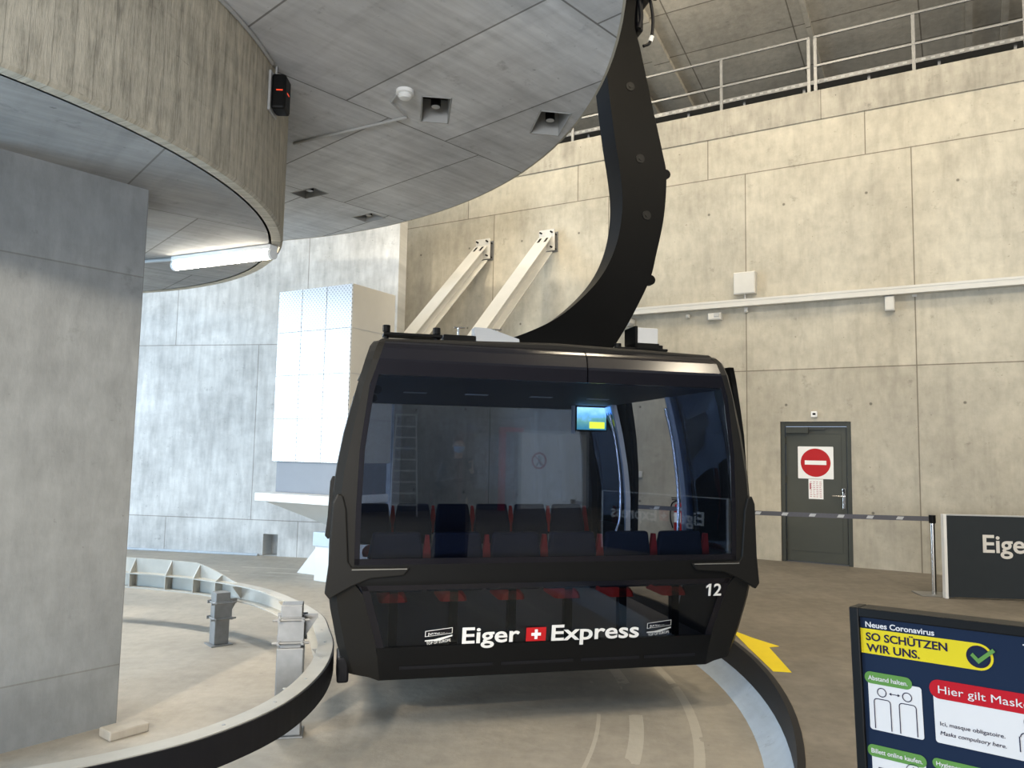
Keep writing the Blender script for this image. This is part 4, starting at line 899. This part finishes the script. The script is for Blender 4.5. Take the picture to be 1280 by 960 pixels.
pt('Billett online kaufen.', 0.033, 0.9135, 0.110, 0.010, M_PWHITE, 4, 0.01)
ringp(0.123, 0.892, 0.0165, 0.0012); pp_('pictogram_line', [(0.122, 0.892), (0.1235, 0.892), (0.1235, 0.902), (0.122, 0.902)], M_INK, 3); pp_('pictogram_line', [(0.116, 0.891), (0.1235, 0.891), (0.1235, 0.8925), (0.116, 0.8925)], M_INK, 3)
pp_('pictogram_line', [(0.048, 0.882), (0.088, 0.882), (0.088, 0.8838), (0.048, 0.8838)], M_INK, 3); pp_('pictogram_line', [(0.047, 0.82), (0.0488, 0.82), (0.0488, 0.8838), (0.047, 0.8838)], M_INK, 3)
pp_('white_box', rrect(0.173, 0.80, 0.33, 0.918, 0.006), M_PWHITE, 1); pp_('green_pill', rrect(0.163, 0.912, 0.330, 0.934, 0.0108), M_PGREEN, 2)
pt('Hygieneregeln beachten.', 0.171, 0.919, 0.132, 0.0085, M_PWHITE, 4, 0.01)
pp_('poster_dash', [(0.352, 1.203), (0.362, 1.203), (0.362, 1.2055), (0.352, 1.2055)], M_PWHITE, 2)

# ------------------------------------------------------------------ what the cabin window mirrors
d2 = bpy.data.objects.new('door_2', None); COL.objects.link(d2); d2.location = (8.7, -9.0, 0); struct(d2)
b = MB(); b.box((-1.15, 0.0, 0), (-1.08, 0.10, 2.2)); b.box((1.08, 0.0, 0), (1.15, 0.10, 2.2)); b.box((-1.08, 0.0, 2.13), (1.08, 0.10, 2.2)); b.build('door_frame', M_LGREY, d2)
for x0, x1 in ((-1.08, -0.004), (0.004, 1.08)):
    b = MB(); b.box((x0, 0.0, 0.01), (x1, 0.06, 2.13)); lf2 = b.build('door_leaf', M_WHITE, d2)
b = MB(); b.cyl((0.10, 0.06, 1.05), (0.10, 0.12, 1.05), 0.012); b.box((0.09, 0.11, 1.04), (0.24, 0.13, 1.06)); b.build('door_handle', M_CHROME, lf2)
t = thing('prohibition_sign', 'round no pedestrians sign on the white door mirrored in the gondola window', 'sign', (8.2, -8.936, 1.35))
b = MB(); b.box((-0.26, -0.004, -0.30), (0.26, 0.0, 0.30)); b.build('plate', M_SIGNW, t)
def fz(poly, y0, y1, nm, m): b = MB(); b.loft([[(x, y0, z) for x, z in poly], [(x, y1, z) for x, z in poly]]); return b.build(nm, m, t)
fz(disc(0, 0, 0.24), 0.0, 0.003, 'red_ring', M_RED); fz(disc(0, 0, 0.19), 0.003, 0.005, 'white_field', M_SIGNW)
fz(disc(0.0, 0.11, 0.035), 0.005, 0.007, 'pictogram', M_INK); fz([(-0.05, 0.06), (0.05, 0.06), (0.03, -0.02), (0.09, -0.15), (0.05, -0.15), (0.0, -0.05), (-0.06, -0.15), (-0.10, -0.15), (-0.03, -0.02)], 0.005, 0.007, 'pictogram', M_INK)
fz([(-0.15, 0.13), (-0.13, 0.15), (0.15, -0.13), (0.13, -0.15)], 0.007, 0.009, 'red_bar', M_RED)
t = thing('step_ladder', 'tall aluminium step ladder mirrored at the left of the gondola window', 'ladder', (3.75, -7.6, 0), R(20))
for sx in (-1, 1):
    b = MB(); b.hexa([(sx * 0.33 - 0.02, 0.0, 0), (sx * 0.33 + 0.02, 0.0, 0), (sx * 0.33 + 0.02, 0.06, 0), (sx * 0.33 - 0.02, 0.06, 0), (sx * 0.24 - 0.02, -0.40, 2.45), (sx * 0.24 + 0.02, -0.40, 2.45), (sx * 0.24 + 0.02, -0.34, 2.45), (sx * 0.24 - 0.02, -0.34, 2.45)]); b.build('stile', M_LGREY, t)
    b = MB(); b.hexa([(sx * 0.33 - 0.015, -0.95, 0), (sx * 0.33 + 0.015, -0.95, 0), (sx * 0.33 + 0.015, -0.91, 0), (sx * 0.33 - 0.015, -0.91, 0), (sx * 0.24 - 0.015, -0.46, 2.40), (sx * 0.24 + 0.015, -0.46, 2.40), (sx * 0.24 + 0.015, -0.42, 2.40), (sx * 0.24 - 0.015, -0.42, 2.40)]); b.build('rear_leg', M_LGREY, t)
for k in range(1, 9):
    z = k * 0.27; u = z / 2.45; hw = 0.33 - 0.09 * u - 0.015
    b = MB(); b.box((-hw, -0.40 * u - 0.01, z - 0.02), (hw, -0.40 * u + 0.07, z + 0.02)); b.build('tread', M_LGREY, t)
b = MB(); b.box((-0.27, -0.47, 2.43), (0.27, -0.32, 2.47)); b.build('top_cap', M_GREYPL, t)
b = MB(); b.box((6.80, -8.7, 0), (6.95, -8.55, 2.25)); b.box((6.95, -8.69, 2.13), (7.5, -8.56, 2.25)); tag(b.build('red_steel_frame', M_RED, bevel=0.005), 'red steel upright mirrored beside the person in the gondola window', 'post')

# the photographer, mirrored in the cabin window
def skin(name, verts, edges, m, parent, sub=2, root=0, keep=None):
    bm = bmesh.new(); lay_ = bm.verts.layers.skin.verify(); V = []
    for i, (x, y, z, r) in enumerate(verts):
        v = bm.verts.new((x, y, z)); V.append(v); k = v[lay_]; k.radius = (r, r) if not isinstance(r, tuple) else r; k.use_root = (i == root)
    for a, c in edges: bm.edges.new((V[a], V[c]))
    me = bpy.data.meshes.new(name); bm.to_mesh(me); bm.free()
    o = bpy.data.objects.new('tmp', me); COL.objects.link(o)
    o.modifiers.new('skin', 'SKIN').use_smooth_shade = True
    sb = o.modifiers.new('sub', 'SUBSURF'); sb.levels = sub; sb.render_levels = sub
    me2 = bpy.data.meshes.new_from_object(o.evaluated_get(bpy.context.evaluated_depsgraph_get()))
    bpy.data.objects.remove(o); me2.name = name; me2.materials.clear(); me2.materials.append(m)
    for p in me2.polygons: p.use_smooth = True
    q = bpy.data.objects.new(name, me2); COL.objects.link(q); q.parent = parent; return q
M_SKIN = mat('skin', (0.50, 0.30, 0.21), 0.55, noise=0.06)
M_JACKET = mat('dark_jacket', (0.022, 0.026, 0.028), 0.6, noise=0.2, nscale=20)
M_JEANS = mat('beige_trousers', (0.16, 0.13, 0.10), 0.8, noise=0.15, nscale=40)
M_HAIR = mat('dark_hair', (0.015, 0.011, 0.008), 0.6, noise=0.3, nscale=40)
M_MASK = mat('blue_mask', (0.22, 0.45, 0.75), 0.7, noise=0.05)
pr = thing('person', 'person in a dark jacket and blue face mask mirrored in the gondola window', 'person', (1.73, 0.4, 0), CA)
V = [(0, 0, 0.95, 0.105), (0, 0.01, 1.15, 0.10), (0, 0, 1.34, 0.11), (0, -0.01, 1.49, 0.058), (0, 0.005, 1.555, 0.05), (0, 0.02, 1.62, (0.072, 0.085)), (0, 0.02, 1.685, (0.078, 0.092)), (0, 0.015, 1.735, (0.058, 0.066))]
Ed = [(0, 1), (1, 2), (2, 3), (3, 4), (4, 5), (5, 6), (6, 7)]
def add(p, frm): V.append(p); Ed.append((frm, len(V) - 1)); return len(V) - 1
def hand(w, wr, d, sd, curl):
    """palm and five fingers from wrist vertex w; d = finger direction, sd = thumb side"""
    W = Vector(wr); d = Vector(d).normalized(); sd = Vector(sd).normalized(); n = d.cross(sd).normalized() * curl
    pm = W + d * 0.05; pi = add((*pm, 0.026), w); kn = W + d * 0.085
    for off, L in ((0.030, 0.066), (0.010, 0.074), (-0.010, 0.070), (-0.029, 0.055)):
        b0 = kn + sd * off; i = add((*b0, 0.0095), pi)
        p1 = b0 + d * L * 0.5 + n * L * 0.18; i = add((*p1, 0.0085), i)
        p2 = p1 + d * L * 0.30 + n * L * 0.34; i = add((*p2, 0.008), i)
        p3 = p2 + d * L * 0.14 + n * L * 0.30; add((*p3, 0.0068), i)
    b0 = W + d * 0.030 + sd * 0.030; i = add((*b0, 0.013), pi); p1 = b0 + d * 0.03 + sd * 0.018 + n * 0.012; i = add((*p1, 0.0105), i); add((*(p1 + d * 0.03 + n * 0.008), 0.0085), i)
sl_ = add((-0.165, -0.01, 1.425, 0.058), 2); el = add((-0.225, -0.03, 1.14, 0.042), sl_); wl = add((-0.225, 0.02, 0.90, 0.028), el); hand(wl, (-0.225, 0.02, 0.90), (0.0, 0.12, -1), (0.25, 1, 0.1), 1)
sr_ = add((0.165, -0.01, 1.425, 0.058), 2); er = add((0.24, 0.03, 1.16, 0.042), sr_); wr_ = add((0.15, 0.235, 1.33, 0.028), er); hand(wr_, (0.15, 0.235, 1.33), (-0.30, 0.25, 1), (-1, 0.35, -0.2), -1)
for sx in (-1, 1):
    h_ = add((sx * 0.092, 0, 0.86, 0.085), 0); k_ = add((sx * 0.10, 0.02, 0.49, 0.056), h_); a_ = add((sx * 0.10, -0.01, 0.095, 0.040), k_); f_ = add((sx * 0.11, 0.07, 0.045, 0.038), a_); add((sx * 0.115, 0.16, 0.035, 0.032), f_)
skin('body', V, Ed, M_SKIN, pr)
JV = [(0, 0, 0.86, 0.155), (0, 0.0, 1.02, 0.150), (0, 0.01, 1.18, 0.145), (0, 0, 1.36, 0.150), (0, -0.01, 1.48, 0.085), (-0.175, -0.01, 1.425, 0.082), (-0.235, -0.03, 1.14, 0.066), (-0.23, 0.018, 0.91, 0.048), (0.175, -0.01, 1.425, 0.082), (0.25, 0.03, 1.15, 0.066), (0.157, 0.222, 1.315, 0.048)]
skin('jacket', JV, [(0, 1), (1, 2), (2, 3), (3, 4), (3, 5), (5, 6), (6, 7), (3, 8), (8, 9), (9, 10)], M_JACKET, pr)
skin('trousers', [(0, 0, 0.96, 0.135), (-0.095, 0, 0.84, 0.105), (-0.10, 0.02, 0.49, 0.080), (-0.10, -0.01, 0.10, 0.066), (0.095, 0, 0.84, 0.105), (0.10, 0.02, 0.49, 0.080), (0.10, -0.01, 0.10, 0.066)], [(0, 1), (1, 2), (2, 3), (0, 4), (4, 5), (5, 6)], M_JEANS, pr)
for sx in (-1, 1): skin('shoe', [(sx * 0.10, -0.05, 0.045, 0.048), (sx * 0.105, 0.05, 0.048, 0.052), (sx * 0.115, 0.15, 0.038, 0.045), (sx * 0.118, 0.20, 0.03, 0.030)], [(0, 1), (1, 2), (2, 3)], M_BLACK, pr)
skin('hair', [(0, -0.035, 1.64, 0.070), (0, -0.025, 1.71, 0.085), (0, 0.02, 1.755, 0.070), (0, 0.06, 1.745, 0.045)], [(0, 1), (1, 2), (2, 3)], M_HAIR, pr)
b = MB(); secs = []
for i, (z, hw, yy) in enumerate(((1.565, 0.035, 0.085), (1.59, 0.062, 0.105), (1.625, 0.075, 0.122), (1.655, 0.072, 0.118))):
    secs.append([(hw * math.sin(a), yy - 0.075 * (1 - math.cos(a)) + q, z) for q in (0.0,) for a in [R(-80 + 16 * k) for k in range(11)]] + [(hw * 0.95 * math.sin(a), yy - 0.004 - 0.075 * (1 - math.cos(a)), z) for a in [R(80 - 16 * k) for k in range(11)]])
b.loft(secs); b.build('face_mask', M_MASK, pr, smooth=True)
for sx in (-1, 1):
    b = MB(); b.lathe([(0, -0.006), (0.010, -0.004), (0.012, 0), (0.010, 0.004), (0, 0.006)], m=Matrix.Translation((sx * 0.031, 0.103, 1.677)) @ Matrix.Rotation(R(90), 4, 'X'), n=12); b.build('eye', M_SIGNW, pr, smooth=True)
    b = MB(); b.lathe([(0, -0.008), (0.022, -0.006), (0.030, 0), (0.022, 0.008), (0, 0.010)], m=Matrix.Translation((sx * 0.083, 0.01, 1.655)) @ Matrix.Rotation(R(90), 4, 'Y') @ Matrix.Diagonal((1.1, 0.65, 1, 1)), n=14); b.build('ear', M_SKIN, pr, smooth=True)
b = MB(); b.loft([[(x, y, 0) for x, y in rrect(-0.036, -0.075, 0.036, 0.075, 0.012)], [(x, y, 0.008) for x, y in rrect(-0.036, -0.075, 0.036, 0.075, 0.012)]])
ph = b.build('phone', M_BLACK); tag(ph, 'dark phone held up by the masked person', 'phone')
ph.matrix_world = Matrix.Translation((1.73, 0.4, 0)) @ Matrix.Rotation(CA, 4, 'Z') @ frame((0.10, 0.30, 1.43), (1, 0, 0), (0, 0.1, 1))
